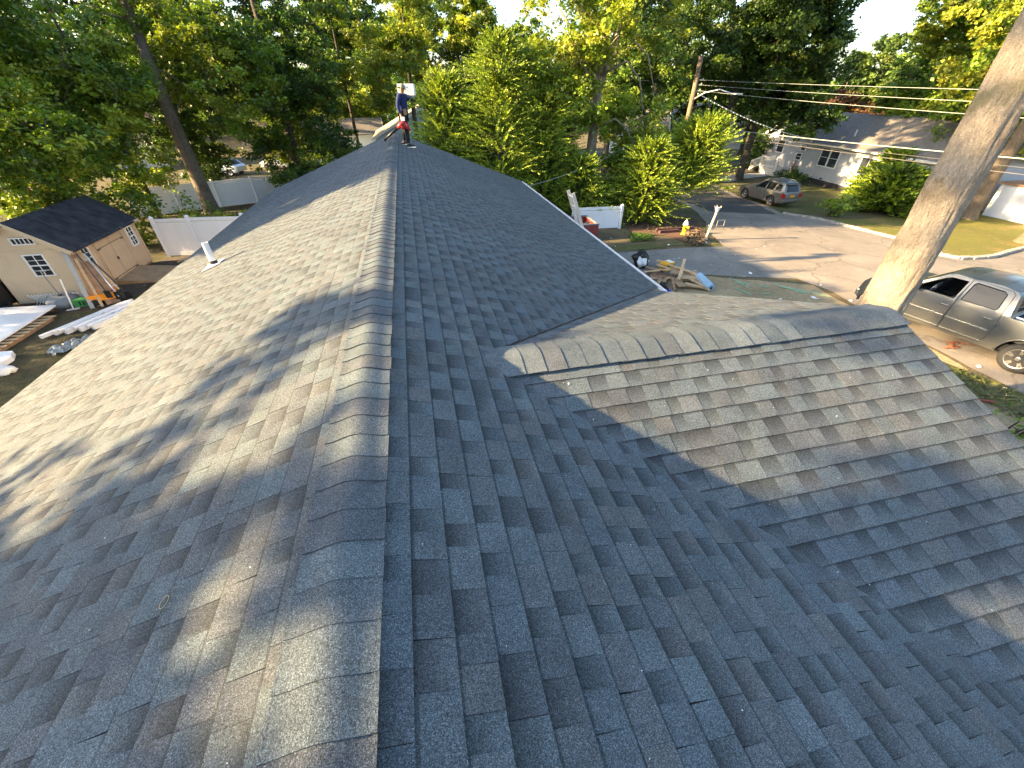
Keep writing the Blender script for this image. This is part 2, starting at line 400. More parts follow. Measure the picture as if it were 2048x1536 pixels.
def sheet(name, poly, mat, off, amp=0.0, step=1.0, **k):
    if amp: poly = wobble(poly, amp, max(0.4, amp * 2))
    v, f = tri_fill(poly, step)
    me = bpy.data.meshes.new(name); me.from_pydata([(x, y, gz(x, y) + off) for x, y in v], [], f); me.materials.append(mat)
    bm = bmesh.new(); bm.from_mesh(me)
    for fc in bm.faces:
        fc.normal_update()
        if fc.normal.z < 0: fc.normal_flip()
    bm.to_mesh(me); bm.free()
    return tag(link(name, me), kind='structure', **k)
def gp(*px): return [(G(x, y).x, G(x, y).y) for x, y in px]
sheet('yard', [(-26, -8), (-4, -8), (-4, 21), (-3, 40), (-30, 40)], M['yard'], 0.012, 0.3, 1.5)
road_poly = [(14.7, -30), (14.6, 4), (14.9, 9), (15.4, 11.2), (14.9, 13), (14.9, 17), (15.8, 19.5), (17.3, 22), (19.2, 26), (20.6, 31), (21.5, 40), (21.5, 62),
             (30, 62), (28.8, 38), (27.8, 34), (26.9, 30.5), (26.3, 27), (24.9, 24.2), (26.0, 22.3), (26.0, 16.6), (25.6, 15.2), (24.6, 14.2), (25.2, 13.4), (27.5, 13.6), (32, 15.0), (70, 24), (70, 6), (27, 3.0), (26, -30)]
sheet('road', road_poly, M['asphalt'], 0.024, 0.10, 1.0)
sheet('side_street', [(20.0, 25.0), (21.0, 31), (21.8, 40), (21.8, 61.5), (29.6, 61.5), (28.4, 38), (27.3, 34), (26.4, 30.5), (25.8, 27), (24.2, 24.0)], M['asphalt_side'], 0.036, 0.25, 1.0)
sheet('driveway', [(5.4, 13.6), (5.4, 17.0), (9.8, 17.2), (14.95, 16.9), (15.15, 14.2), (15.6, 12.4), (14.6, 12.7), (11.2, 13.9), (9.2, 14.1)], M['asphalt_drive'], 0.014, 0.12, 0.8)
sheet('dry_verge', [(5.2, 5), (5.2, 13.5), (9.0, 14.0), (11.2, 13.8), (15.2, 11.9), (14.8, 8.5), (14.4, 4), (14.4, -12), (8, -12)], M['dry_verge'], 0.010, 0.15, 1.0)
sheet('grass_edge', [(12.6, 7.6), (13.5, 7.9), (14.3, 6.5), (14.75, 5.0), (14.8, 1), (14.2, 1), (13.6, 4.6), (13.2, 6.1)], M['grass_strip'], 0.020, 0.22, 0.6)
sheet('grass_edge', [(9.2, 17.25), (12.2, 17.4), (14.9, 17.2), (14.7, 17.8), (12, 18.1), (9.6, 17.9)], M['grass_strip'], 0.020, 0.2, 0.6)
sheet('lawn', [(26.1, 22.3), (26.12, 16.6), (25.8, 15.3), (24.75, 14.3), (25.2, 13.6), (27.5, 13.8), (32, 15.2), (60, 22.4), (60, 40), (38.5, 24), (31, 22.8)], M['lawn'], 0.012, 0.03, 1.0)
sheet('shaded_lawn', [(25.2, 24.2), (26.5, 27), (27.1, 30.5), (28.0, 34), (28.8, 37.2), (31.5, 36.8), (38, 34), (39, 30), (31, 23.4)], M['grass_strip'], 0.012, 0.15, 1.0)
sheet('walkway', [(28.8, 38.0), (29.1, 39.3), (33, 40.5), (36, 41.3), (37.3, 41.0), (36.6, 39.3), (33, 38.6), (30.5, 37.3)], M['concrete'], 0.03, 0.0, 1.0)
sheet('walkway', [(22.0, 44), (28, 46), (34, 52), (33, 53), (27, 47.5), (22, 45.4)], M['concrete'], 0.045, 0.0, 1.0)
sheet('mulch_bed', gp((1252, 452), (1300, 446), (1340, 440), (1358, 430), (1392, 440), (1402, 455), (1420, 478), (1412, 488), (1372, 486), (1340, 474), (1300, 470), (1262, 466)), M['mulch'], 0.022, 0.08, 0.5)
sheet('shed_soil', [(-14.2, 15.5), (-10.3, 15.6), (-9.7, 20.3), (-8.2, 20.6), (-8.6, 21.2), (-11, 21.3), (-11.3, 16.4), (-14.2, 16.5)], M['soil'], 0.022, 0.15, 0.5)
# belgian-block kerb round the lawn corner: real blocks, one strip
def kerb(name, path, mat, w=0.22, h=0.16, L=0.28):
    b = MB(); P = [Vector((x, y, 0)) for x, y in path]
    for i in range(len(P) - 1):
        d = P[i + 1] - P[i]; m = max(1, int(d.length / L)); a = math.atan2(d.y, d.x)
        for k in range(m):
            q = P[i] + d * ((k + 0.5) / m)
            b.box((q.x + random.uniform(-.015, .015), q.y + random.uniform(-.015, .015), gz(q.x, q.y) + h / 2 - 0.02 + random.uniform(-.012, .012)), (d.length / m - 0.02, w, h), a + random.uniform(-.05, .05))
    o = b.build(name, mat); bevel(o, 0.02, 1); return tag(o, kind='structure')
kerb('kerb', [(25.0, 24.3), (26.0, 22.4), (26.0, 19.5), (26.02, 16.6), (25.7, 15.25), (25.1, 14.5), (24.75, 14.2), (25.2, 13.62), (26.2, 13.58), (27.5, 13.75), (32, 15.1), (38, 16.7), (50, 19.6)], M['kerb'])

# ------------------------------------------------------------------ the house with its new shingle roof
Y0, Y1 = -4.0, 19.0
LR, LL = 5.404, 5.365
XG, YG, ZG = 4.71, 2.6, -0.30      # cross gable: rake x, ridge y, ridge z
XV = -ZG / TA
house = empty('house', (0, 7.5, -4.8), 0, 'house seen from on top, with new charcoal shingle gable roof and smaller cross gable', 'house')
w = MB()
w.box((-4.5, 7.5, -3.32), (0.15, 22.3, 2.96)); w.box((4.5, 7.5, -3.32), (0.15, 22.3, 2.96))
for yy in (Y0 + 0.4, Y1 - 0.4):
    w.prism([(-4.42, -4.8), (4.42, -4.8), (4.42, -1.85), (0, -0.22), (-4.42, -1.85)], yy - 0.07, yy + 0.07, 'Y')
w.prism([(YG - 3.6, -1.9), (YG + 3.6, -1.9), (YG, ZG - 0.2)], 4.25, 4.42, 'X')
w.build('wall', M['white'], house, True)
d = MB()
d.prism([(0, -0.012), (-LL * CA, -LL * SA - 0.012), (-LL * CA, -LL * SA - 0.14), (0, -0.14), (LR * CA, -LR * SA - 0.14), (LR * CA, -LR * SA - 0.012)], Y0 + .01, Y1 - .01, 'Y')
for sgn in (1, -1):
    E0 = (XV, YG, ZG - .014); E1 = (XG - .01, YG, ZG - .014); dd = (XG - XV)
    E2 = (XG - .01, YG + sgn * dd, ZG - dd * TA - .014)
    lo = lambda q: (q[0], q[1], q[2] - 0.10)
    d.quad(E0, E1, E2); d.quad(lo(E0), lo(E1), lo(E2)); d.quad(E1, E2, lo(E2), lo(E1))
d.build('roof_deck', M['wood_old'], house, True)
t = MB()   # eave fascia and rake boards
t.box((-LL * CA + .02, 7.5, -LL * SA - .10), (0.03, Y1 - Y0, 0.15))
t.box((LR * CA - .03, 7.5, -LR * SA - .10), (0.03, Y1 - Y0, 0.15))
t.build('fascia', M['white'], house, True)
for yy in (Y0 + .015, Y1 - .015):
    for s, L in ((-1, LL), (1, LR)):
        MB().bar((0, yy, -.10), (s * L * CA, yy, -.10 - L * SA), 0.03, 0.16).build('rake_board', M['white'], house, True)
for s in (-1, 1):
    MB().bar((XG - .02, YG, ZG - .11), (XG - .02, YG + s * (XG - XV), ZG - .11 - (XG - XV) * TA), 0.03, 0.16).build('rake_board', M['white'], house, True)
g = MB()    # K-style gutter with a metal drip edge
gx, gzz = LR * CA + .005, -LR * SA - .035
g.prism([(gx, gzz - .10), (gx + .09, gzz - .10), (gx + .125, gzz - .02), (gx + .125, gzz + .012), (gx + .112, gzz + .012), (gx + .112, gzz - .018), (gx + .082, gzz - .088), (gx + .012, gzz - .088), (gx + .012, gzz + .005), (gx, gzz + .005)], 6.75, Y1, 'Y')
for k in range(16): g.box((gx + .06, 7.1 + k * .78, gzz + .004), (.11, .022, .006))
g.build('gutter', M['white'], house, True)
MB().box((LR * CA - .01, 12.9, -LR * SA - .012), (.05, 12.2, .008)).build('drip_edge', M['white'], house, True)
MB().box((-LL * CA + .012, 7.5, -LL * SA - .016), (.03, 23, .008)).build('drip_edge', M['trim'], house, True)

# --- shingle pieces
EXP = 0.143
TONES = [(0.096, 0.114, 0.121), (0.103, 0.120, 0.125), (0.086, 0.105, 0.115), (0.108, 0.114, 0.115), (0.094, 0.104, 0.110), (0.084, 0.095, 0.103), (0.099, 0.121, 0.128)]
def shingle_template(r):
    V = []; F = []; C = []
    def q(ps, cs):
        n = len(V); V.extend(ps); C.extend(cs); F.append((n, n + 1, n + 2, n + 3))
    u = 0.0; tabs = r.random() < 0.5
    g = 0.0010
    while u < 0.995:
        wd = r.uniform(0.12, 0.20) if tabs else r.uniform(0.09, 0.16)
        if 1.0 - (u + wd) < 0.09: wd = 1.0 - u
        a, b = u + (g if u == 0 else 0), u + wd - (g if u + wd > .99 else 0)
        col = np.array(TONES[r.integers(len(TONES))]) * r.uniform(0.90, 1.10)
        if tabs:
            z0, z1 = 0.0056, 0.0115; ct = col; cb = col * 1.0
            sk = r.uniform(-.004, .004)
            q([(a + sk, -.02, z0), (a + sk, .014, z0 + .0004), (b + sk, .014, z0 + .0004), (b + sk, -.02, z0)], [ct * .3, ct * .62, ct * .62, ct * .3])  # top strip darkened in the colour, standing in for shade under the butt above
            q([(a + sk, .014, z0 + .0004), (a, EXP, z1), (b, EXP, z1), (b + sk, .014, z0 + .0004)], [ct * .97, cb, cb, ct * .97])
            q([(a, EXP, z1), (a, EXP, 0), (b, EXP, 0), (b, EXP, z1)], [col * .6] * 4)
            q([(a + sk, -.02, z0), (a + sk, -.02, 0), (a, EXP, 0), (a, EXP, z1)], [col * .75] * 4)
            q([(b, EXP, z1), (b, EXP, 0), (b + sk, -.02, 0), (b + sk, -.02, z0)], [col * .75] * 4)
            tabs = r.random() < 0.16
        else:
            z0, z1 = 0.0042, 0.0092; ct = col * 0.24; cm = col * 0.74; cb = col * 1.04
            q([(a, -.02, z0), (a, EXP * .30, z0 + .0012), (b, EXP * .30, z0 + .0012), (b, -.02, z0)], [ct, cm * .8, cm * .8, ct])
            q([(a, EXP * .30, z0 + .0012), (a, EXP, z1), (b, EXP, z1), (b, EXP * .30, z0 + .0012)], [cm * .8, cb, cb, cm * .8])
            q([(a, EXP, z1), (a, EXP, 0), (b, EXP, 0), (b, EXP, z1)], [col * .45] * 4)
            tabs = True
        u += wd
    return np.array(V), np.array(F), np.array(C)
NT_ = 16
tr_ = np.random.default_rng(11)
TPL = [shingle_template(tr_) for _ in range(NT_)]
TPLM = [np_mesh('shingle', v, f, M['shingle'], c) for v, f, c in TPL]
def basis(along, down, nrm, org):
    m = Matrix((Vector(along), Vector(down), Vector(nrm))).transposed().to_4x4(); m.translation = Vector(org); return m
PL = {   # plane: along, down, normal, origin on the ridge line
 'right': (Vector((0, -1, 0)), Vector((CA, 0, -SA)), Vector((SA, 0, CA)), Vector((0, 0, 0))),
 'left': (Vector((0, 1, 0)), Vector((-CA, 0, -SA)), Vector((-SA, 0, CA)), Vector((0, 0, 0))),
 'near': (Vector((-1, 0, 0)), Vector((0, -CA, -SA)), Vector((0, -SA, CA)), Vector((0, YG, ZG))),
 'far': (Vector((1, 0, 0)), Vector((0, CA, -SA)), Vector((0, SA, CA)), Vector((0, YG, ZG)))}
whole = []; cutl = []
def course(pl, s_butt, a0, a1, cuts=()):
    """shingles of one course between along-coordinates a0<a1 (along measured with the plane's own axis)"""
    al_, dn, nm, og = PL[pl]; a = a0 - tr_.uniform(0, 0.9)
    while a < a1:
        jit = tr_.uniform(-.0018, .0018, 2)
        m = basis(al_, dn, nm, og + al_ * a + dn * (s_butt - EXP + jit[0]) + nm * 0.001)
        m = m @ Matrix.Rotation(tr_.uniform(-.0010, .0010), 4, 'Z')
        ti = int(tr_.integers(NT_)); lo, hi = a, a + 1.0
        C = list(cuts)
        if lo < a0: C.append((og + al_ * a0, al_))
        if hi > a1: C.append((og + al_ * a1, -al_))
        mine = []; skip = False
        for p, n in C:       # keep side: (x-p).n > 0
            ds = [(m @ Vector((u, v, 0)) - p).dot(n) for u in (0, 1) for v in (0, EXP)]
            if max(ds) <= 0.004: skip = True
            elif min(ds) < 0: mine.append((p, n))
        if not skip: (cutl if mine else whole).append((m, ti, mine))
        a += 1.0
# main slopes
vc = Vector((XV, YG, 0))
k = 0
while True:
    s = 0.256 + EXP * k
    if s > LR + .01: break
    course('right', s, -Y1, -Y0) if s * CA < XV - .02 else None
    if s * CA >= XV - .02:
        x0 = (s - EXP) * CA; dy = s * CA - XV
        # beyond the cross gable (far side): cut along the valley and lapped over it
        course('right', s, -Y1, -(YG + max(0, (x0 - XV)) - .25), [(vc + Vector((0, .045, 0)), Vector((-1, 1, 0)).normalized())])
        # near side: runs under the gable's cut edge
        if YG - dy > Y0: course('right', s, -(YG - dy) + 0.0 - .30, -Y0)
    k += 1
k = 0
while True:
    s = 0.217 + EXP * k
    if s > LL + .01: break
    if s > .05: course('left', s, Y0, Y1)
    k += 1
k = 0
while True:
    s = 0.293 + EXP * k
    run = s * CA
    if run > XG - XV + .1: break
    course('near', s, -XG, -(XV + max(0, run - EXP) - .2), [(Vector((XV, YG, 0)) + Vector((-.05, 0, 0)), Vector((1, 1, 0)).normalized())])
    course('far', s, XV + max(0, run - EXP) - .05, XG)
    k += 1
def visible_area(m):
    P = [proj(m @ Vector((u, v, .01))) for u, v in ((0, 0), (1, 0), (1, EXP), (0, EXP))]
    if any(q is None for q in P): return 0
    cx = sum(min(max(q[0], 0), 2048) for q in P) / 4; cy = sum(min(max(q[1], 0), 1536) for q in P) / 4
    P = [(min(max(q[0], 0), 2048), min(max(q[1], 0), 1536)) for q in P]
    A = abs(sum(P[i][0] * P[(i + 1) % 4][1] - P[(i + 1) % 4][0] * P[i][1] for i in range(4))) / 2
    return A
def hidden_under(m, pl=None):
    c = m @ Vector((.5, EXP / 2, 0))
    if c.x > XV and abs(c.y - YG) < c.x - XV:
        return (ZG - abs(c.y - YG) * TA) - c.z > 0.03
    return False
items = [(visible_area(m) if not hidden_under(m) else 0, i, m, ti, cc) for i, (m, ti, cc) in enumerate(whole + cutl)]
items.sort(key=lambda q: -q[0])
JV = []; JF = []; JC = []; jn = 0
def emit(v, f, c):
    global jn
    JV.append(v); JF.append(f + jn); JC.append(c); jn += len(v)
for rank, (A, i, m, ti, cc) in enumerate(items):
    single = rank < 298
    if cc:
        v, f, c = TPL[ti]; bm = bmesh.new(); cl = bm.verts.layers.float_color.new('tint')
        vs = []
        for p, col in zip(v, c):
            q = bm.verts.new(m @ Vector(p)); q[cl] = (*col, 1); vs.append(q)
        for ff in f: bm.faces.new([vs[x] for x in ff])
        for p, n in cc:
            bmesh.ops.bisect_plane(bm, geom=bm.verts[:] + bm.edges[:] + bm.faces[:], plane_co=p, plane_no=n, clear_inner=True)
        if not bm.faces: bm.free(); continue
        bmesh.ops.triangulate(bm, faces=bm.faces[:]); bm.verts.index_update()
        VV = np.array([q.co for q in bm.verts]); CC = np.array([q[cl][:3] for q in bm.verts])
        # skirt so that the cut edge shows the sheet's thickness
        FF = [[x.index for x in ff.verts] for ff in bm.faces]
        FF = [a + [a[-1]] for a in FF]
        FF = np.array(FF); bm.free()
        if single:
            me = bpy.data.meshes.new('shingle'); me.from_pydata([tuple(p) for p in VV], [], [tuple(a[:3]) for a in FF.tolist()])
            at = me.color_attributes.new('tint', 'FLOAT_COLOR', 'POINT'); at.data.foreach_set('color', np.c_[CC, np.ones(len(CC))].astype(np.float32).ravel())
            me.materials.append(M['shingle'])
            o = bpy.data.objects.new('shingle', me); COL.objects.link(o); o.parent = house
            o.matrix_parent_inverse = Matrix.Translation(house.location).inverted()
        else: emit(VV, FF, CC)
    elif single:
        o = bpy.data.objects.new('shingle', TPLM[ti]); COL.objects.link(o); o.parent = house
        o.matrix_parent_inverse = Matrix.Translation(house.location).inverted(); o.matrix_basis = m
    else:
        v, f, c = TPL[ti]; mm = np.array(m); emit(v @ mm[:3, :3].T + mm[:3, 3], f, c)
V = np.vstack(JV); F = np.vstack(JF); C = np.vstack(JC)
tri = F[:, 2] == F[:, 3]
me = bpy.data.meshes.new('shingle_field')
faces = [tuple(a[:3]) if t_ else tuple(a) for a, t_ in zip(F.tolist(), tri.tolist())]
me.from_pydata(V.tolist(), [], faces)
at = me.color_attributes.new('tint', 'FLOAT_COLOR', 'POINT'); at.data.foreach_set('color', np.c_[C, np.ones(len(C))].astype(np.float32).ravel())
me.materials.append(M['shingle'])
o = link('shingle_field', me, house); o.matrix_parent_inverse = Matrix.Translation(house.location).inverted(); tag(o, kind='stuff')

# --- ridge caps: bent shingles, each lapping the next
def cap_mesh(r, hw=.152, L=.165, rr=.034, base=.021):
    V = []; F = []; C = []; n = 10
    col = np.array(TONES[r.integers(len(TONES))]) * r.uniform(.92, 1.12)
    def prof(t_, lift):
        # arc-rounded ridge: t_ in -1..1 over total width
        x = t_ * hw
        a = abs(x); z = -TA * a
        z = -TA * (math.sqrt(a * a + rr * rr) - math.sqrt(hw * hw + rr * rr) + hw) + .010 * abs(t_) ** 8
        return x, z + lift + base
    def row(y, lift, c):
        b = len(V)
        for i in range(n + 1):
            x, z = prof(-1 + 2 * i / n, lift); V.append((x, y, z)); C.append(c)
        return b
    wob = r.uniform(-.0015, .0015)
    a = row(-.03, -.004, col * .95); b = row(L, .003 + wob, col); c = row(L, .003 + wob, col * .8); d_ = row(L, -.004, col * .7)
    for p0, p1 in ((a, b), (c, d_)):
        for i in range(n): F.append((p0 + i, p1 + i, p1 + i + 1, p0 + i + 1))
    for side in (0, n):     # long edges with thickness
        k0 = len(V)
        for y, lift in ((-.03, -.004), (L, .003 + wob)):
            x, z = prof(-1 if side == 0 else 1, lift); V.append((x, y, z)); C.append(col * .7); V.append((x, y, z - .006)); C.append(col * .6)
        F.append((k0, k0 + 1, k0 + 3, k0 + 2) if side else (k0, k0 + 2, k0 + 3, k0 + 1))
    return np_mesh('ridge_cap', np.array(V), np.array(F), M['shingle'], np.array(C), True)
CAPS = [cap_mesh(tr_) for _ in range(7)]; CAPS2 = [cap_mesh(tr_, .215, .18, .07, .026) for _ in range(7)]
def caps(start, d, n, step, meshes):
    d = Vector(d); x = d.cross(Vector((0, 0, 1)))
    for i in range(n):
        o = bpy.data.objects.new('ridge_cap', meshes[int(tr_.integers(len(meshes)))]); COL.objects.link(o); o.parent = house
        m = Matrix((x, d, Vector((0, 0, 1)))).transposed().to_4x4()
        sag = 0.006 * math.sin(i * .31) + tr_.uniform(-.002, .002)
        m.translation = Vector(start) + d * (i * step) + x * tr_.uniform(-.004, .004) + Vector((0, 0, sag * .5))
        o.matrix_parent_inverse = Matrix.Translation(house.location).inverted(); o.matrix_basis = m @ Matrix.Rotation(tr_.uniform(-.008, .008), 4, 'Z')
caps((0, Y1, 0), (0, -1, 0), 153, .150, CAPS)
caps((XG - .165 * 24 - .005, YG, ZG), (1, 0, 0), 24, .165, CAPS2)

# --- plumbing vent: white pipe through a flashing
vb = Vector((-3.31, 8.24, -3.31 * TA))
p = MB(); p.tube([vb + Vector((0, 0, -.05)), vb + Vector((0, 0, .42))], .053, 14, False); p.tube([vb + Vector((0, 0, .42)), vb + Vector((0, 0, .10))], .045, 14, False)
vp = p.build('vent_pipe', M['white'], house, True, True)
b = MB(); b.box(vb + Vector((-.02, 0, .016)), (.36, .30, .006), M=Matrix.Rotation(-AL, 4, 'Y'))
b.lathe(vb + Vector((0, 0, -.02)), [(.12, 0), (.10, .05), (.075, .075), (.06, .085)], 14)
b.build('flashing', M['white'], vp)
b = MB(); b.lathe(vb + Vector((0, 0, .055)), [(.078, 0), (.072, .02), (.058, .045)], 14)
b.build('rubber_collar', M['dark'], vp)

# --- bits lying on the roof
def on_left(x, y, h=.016): return Vector((x, y, x * TA + h))
def on_right(x, y, h=.016): return Vector((x, y, -x * TA + h))
cpt = (lambda r, : CP + r * (-(CP.dot(PL['left'][2])) / r.dot(PL['left'][2])))(ray(335, 1207))
pts = [cpt + PL['left'][2] * .016 + (Vector((0, 1, 0)) * math.cos(a) * .026 + Vector((CA, 0, SA)) * math.sin(a) * .017) for a in np.linspace(0, 2 * math.pi, 28)]
o = MB().tube(pts, .0014, 5, False).build('rubber_band', M['band'], smooth=True); tag(o, 'thin tan rubber band lying on the left roof slope', 'rubber band')
def mis(n, seed):
    r = np.random.default_rng(seed); b = MB()
    for i in range(n):
        pl = ('right', 'left', 'near')[int(r.integers(3))]
        if pl == 'near': x = r.uniform(1.2, 4.5); y = YG - r.uniform(.3, min(3, x - XV)); P = Vector((x, y, ZG - (YG - y) * TA)); nm = PL['near'][2]
        elif pl == 'right': x = r.uniform(.25, 1.8); y = r.uniform(-.2, 6); P = Vector((x, y, -x * TA)); nm = PL['right'][2]
        else: x = -r.uniform(.25, 3.5); y = r.uniform(0, 7); P = Vector((x, y, x * TA)); nm = PL['left'][2]
        if pl == 'right' and x > XV and abs(y - YG) < x - XV: continue
        P = P + nm * .0145; a = r.uniform(0, 6.28); s = r.uniform(.002, .006) * (2.2 if r.random() < .12 else 1)
        u = nm.cross(Vector((math.cos(a), math.sin(a), 0))).normalized(); v = nm.cross(u)
        b.quad(P - u * s, P - v * s * .4 + nm * .002, P + u * s, P + v * s * .5 + nm * .001)
    return b.build('roof_debris', M['white'])
tag(mis(100, 5), kind='stuff')
r = ray(552, 1438); q = CP + r * (-(CP.dot(PL['left'][2])) / r.dot(PL['left'][2])) + PL['left'][2] * .017
b = MB(); b.quad(q + Vector((-.012, 0, 0)), q + Vector((0, -.008, .004)), q + Vector((.014, .002, .006)), q + Vector((0, .009, .002)))
tag(b.build('dead_leaf', M['leaf_litter']), 'small reddish dead leaf lying on the left roof slope below the rubber band', 'leaf')

# ------------------------------------------------------------------ trees and shrubs
def leaf_quads(P, size, r, up=0.5, elong=0.62, flat=0.0):
    """P (n,3) leaf positions -> rhombic folded leaves"""
    n = len(P); d = r.normal(size=(n, 3)); d[:, 2] = d[:, 2] * 0.55 - 0.25 + flat; d /= np.linalg.norm(d, axis=1)[:, None]
    nn = r.normal(size=(n, 3)) * (1 - up); nn[:, 2] += up; w = np.cross(d, nn); w /= np.linalg.norm(w, axis=1)[:, None] + 1e-9
    n2 = np.cross(w, d); s = size * r.uniform(.45, 1.5, n)[:, None]
    V = np.empty((n, 4, 3)); V[:, 0] = P; V[:, 1] = P + d * s * .5 + w * s * elong * .5 + n2 * s * .10
    V[:, 2] = P + d * s; V[:, 3] = P + d * s * .5 - w * s * elong * .5 + n2 * s * .10
    F = np.arange(n * 4).reshape(n, 4); return V.reshape(-1, 3), F
def crown_mesh(name, centers, radii, per, size, cols, r, flatten=0.55, up=0.45, mat=None, sub=5):
    """each cluster = a few twig-end tufts of leaves"""
    P = []; C = []
    cols = np.array(cols)
    for c, rad in zip(centers, radii):
        ns = sub; sc = r.normal(size=(ns, 3)) * rad * .62; sc[:, 2] *= flatten
        m = max(4, int(per * 1.6 * (rad / .8) ** 2)); idx = r.integers(ns, size=m)
        q = np.array(c) + sc[idx] + r.normal(size=(m, 3)) * rad * .23 * np.array((1, 1, .6))
        col = cols[r.integers(len(cols))] * r.uniform(.75, 1.25)
        sub_c = col * r.uniform(.8, 1.2, (ns, 1)); P.append(q); C.append(sub_c[idx] * r.uniform(.75, 1.3, (m, 1)))
    P = np.vstack(P); C = np.vstack(C); V, F = leaf_quads(P, size, r, up)
    return np_mesh(name, V, F, mat or M['leaf'], np.repeat(C, 4, axis=0))
OAK = [(0.07, 0.12, 0.013), (0.11, 0.16, 0.015), (0.055, 0.095, 0.013), (0.17, 0.20, 0.022)]
OAKY = [(0.19, 0.22, 0.022), (0.14, 0.19, 0.02), (0.24, 0.25, 0.032), (0.10, 0.15, 0.018)]
OAKD = [(0.04, 0.075, 0.014), (0.055, 0.10, 0.016), (0.03, 0.06, 0.013), (0.09, 0.13, 0.018)]
def tree(name, base, H, r0, zone, ncl, per, size, cols, label, cat='tree', group=None, bark='bark', seed=1, lean=(0, 0), gap=0.42, low=None, fork=None, extra=None, crad=(.55, 1.0), thin=1.0, cull=True):
    """zone: list of (dx,dy,zlow,zhigh,rx,ry) ellipsoids relative to the base, in metres above ground"""
    r = np.random.default_rng(seed); bx, by, bz = base[0], base[1], base[2] - .05
    root = empty(name, (bx, by, bz), 0, label, cat, group)
    def axis(z):
        t = z / H; return Vector((bx + lean[0] * t + math.sin(t * 5 + seed) * .10 * thin, by + lean[1] * t + math.cos(t * 4 + seed) * .10, bz + z))
    tb = MB(); zs = [0, .15, .5, 1.2] + list(np.linspace(2.2, H, 10))
    rad = [r0 * (1.55 if z == 0 else 1.3 if z < .2 else 1.08 if z < .6 else max(.12, 1 - .85 * (z / H) ** 1.1)) for z in zs]
    tb.tube([axis(z) for z in zs], rad, 12)
    if fork:
        for fz, fx, fy, fh, fr in fork:
            a = axis(fz); pts = [a, a + Vector((fx * .3, fy * .3, fh * .35)), a + Vector((fx * .65, fy * .65, fh * .7)), a + Vector((fx, fy, fh))]
            tb.tube(pts, [fr, fr * .85, fr * .6, fr * .3], 9)
    centers = []
    for z_ in zone:
        dx, dy, z0, z1, rx, ry = z_[:6]; want = z_[6] if len(z_) > 6 else ncl
        cz = (z0 + z1) / 2; rz = (z1 - z0) / 2; got = 0; tries = 0
        while got < want and tries < want * 30:
            tries += 1
            d = r.normal(size=3); d /= np.linalg.norm(d); q = d * r.random() ** (1 / 2.6)
            p = Vector((bx + dx + q[0] * rx, by + dy + q[1] * ry, bz + cz + q[2] * rz))
            if noise.noise(p * .33 + Vector((seed * 3.1, 0, 0))) < (gap - .5) * .9: continue
            centers.append(p); got += 1
    if extra: centers += [Vector(e) for e in extra]
    rr_ = r.uniform(crad[0], crad[1], len(centers))
    bb = MB()
    ca = np.array([tuple(c) for c in centers]); order = np.argsort(np.hypot(ca[:, 0] - bx, ca[:, 1] - by) + r.uniform(0, 1.2, len(ca)))
    centers = [centers[i] for i in order]; ca = ca[order]
    for i, c in enumerate(centers):
        h = max(r.uniform(.27, .62) * H, min(H * .95, (c.z - bz) - math.hypot(c.x - bx, c.y - by) * r.uniform(.25, .9)))
        a = axis(h); sub_ = False
        if i > 7:
            dd = np.linalg.norm(ca[:i] - ca[i], axis=1); j = int(np.argmin(dd)); q = centers[j]
            if dd[j] < (c - a).length * .8 or r.random() < .6: a = q.lerp(Vector(c), 0); a = Vector(q); sub_ = True
        mid = a.lerp(c, .5) + Vector((r.normal() * .25, r.normal() * .25, .12 * (c - a).length))
        L = (c - a).length; b0 = min(r0 * .42, .012 + (.010 if sub_ else .016) * L)
        bb.tube([a, a.lerp(mid, .5) + Vector((0, 0, .05 * L)), mid, mid.lerp(c, .55) + Vector((0, 0, .03 * L)), c], [b0, b0 * .75, b0 * .5, b0 * .3, b0 * .12], 5, False)
        for k in range(2):
            e = c + Vector(r.normal(size=3)) * rr_[i] * .7; bb.tube([mid.lerp(c, .6), e], [b0 * .22, .004], 3, False)
    tb.build('trunk', M[bark], root, True, True)
    tag(bb.build('limbs', M[bark], root, True, True, fix=False), kind='stuff')
    me = crown_mesh('crown', [tuple(c) for c in centers], rr_, per, size, cols, r)
    o = link('crown', me, root); o.matrix_parent_inverse = Matrix.Translation(root.location).inverted()
    return root
def B(px, py): q = G(px, py); return (q.x, q.y, q.z)
def at(x, y): return (x, y, gz(x, y))
def at_az(px, dist):
    q = AZ(px, 176, dist); return (q.x, q.y, gz(q.x, q.y))

tree('oak_tree', B(430, 432), 17, .45, [(0, 0, 9.6, 16, 5.5, 4.5, 80), (-4.2, -1, 4.0, 11, 2.6, 3, 56), (3.9, 0, 3.6, 11, 2.4, 2.5, 56), (0, 2.5, 6, 10, 3, 1.5, 20)], 80, 190, .19, OAK,
     'tall oak with a bare leaning grey trunk standing on the grass beyond the white fence', seed=3, gap=.5, fork=[(9.3, -1.2, .8, 4, .2)], bark='bark')
tree('oak_tree', B(612, 388), 18, .42, [(0, 0, 2.5, 16, 4.6, 4.2, 165), (1.6, -2.5, .6, 5.5, 3.8, 3.2, 55)], 80, 200, .20, OAKD,
     'dark dense oak with a thick trunk, clothed in foliage nearly down to the roof edge', seed=5, gap=.34, bark='bark_dark')
tree('young_tree', (-4.6, 50, -6), 15, .20, [(0, 0, 6.0, 14, 4.2, 3.4, 62), (1.8, 0, 5.0, 7.6, 2.8, 2, 14), (-1.8, 0, 4.6, 6.6, 2.2, 2, 10)], 80, 150, .20, OAK,
     'slender open tree with thin dark trunk, left of the man on the ridge', seed=7, gap=.6, bark='bark_dark')
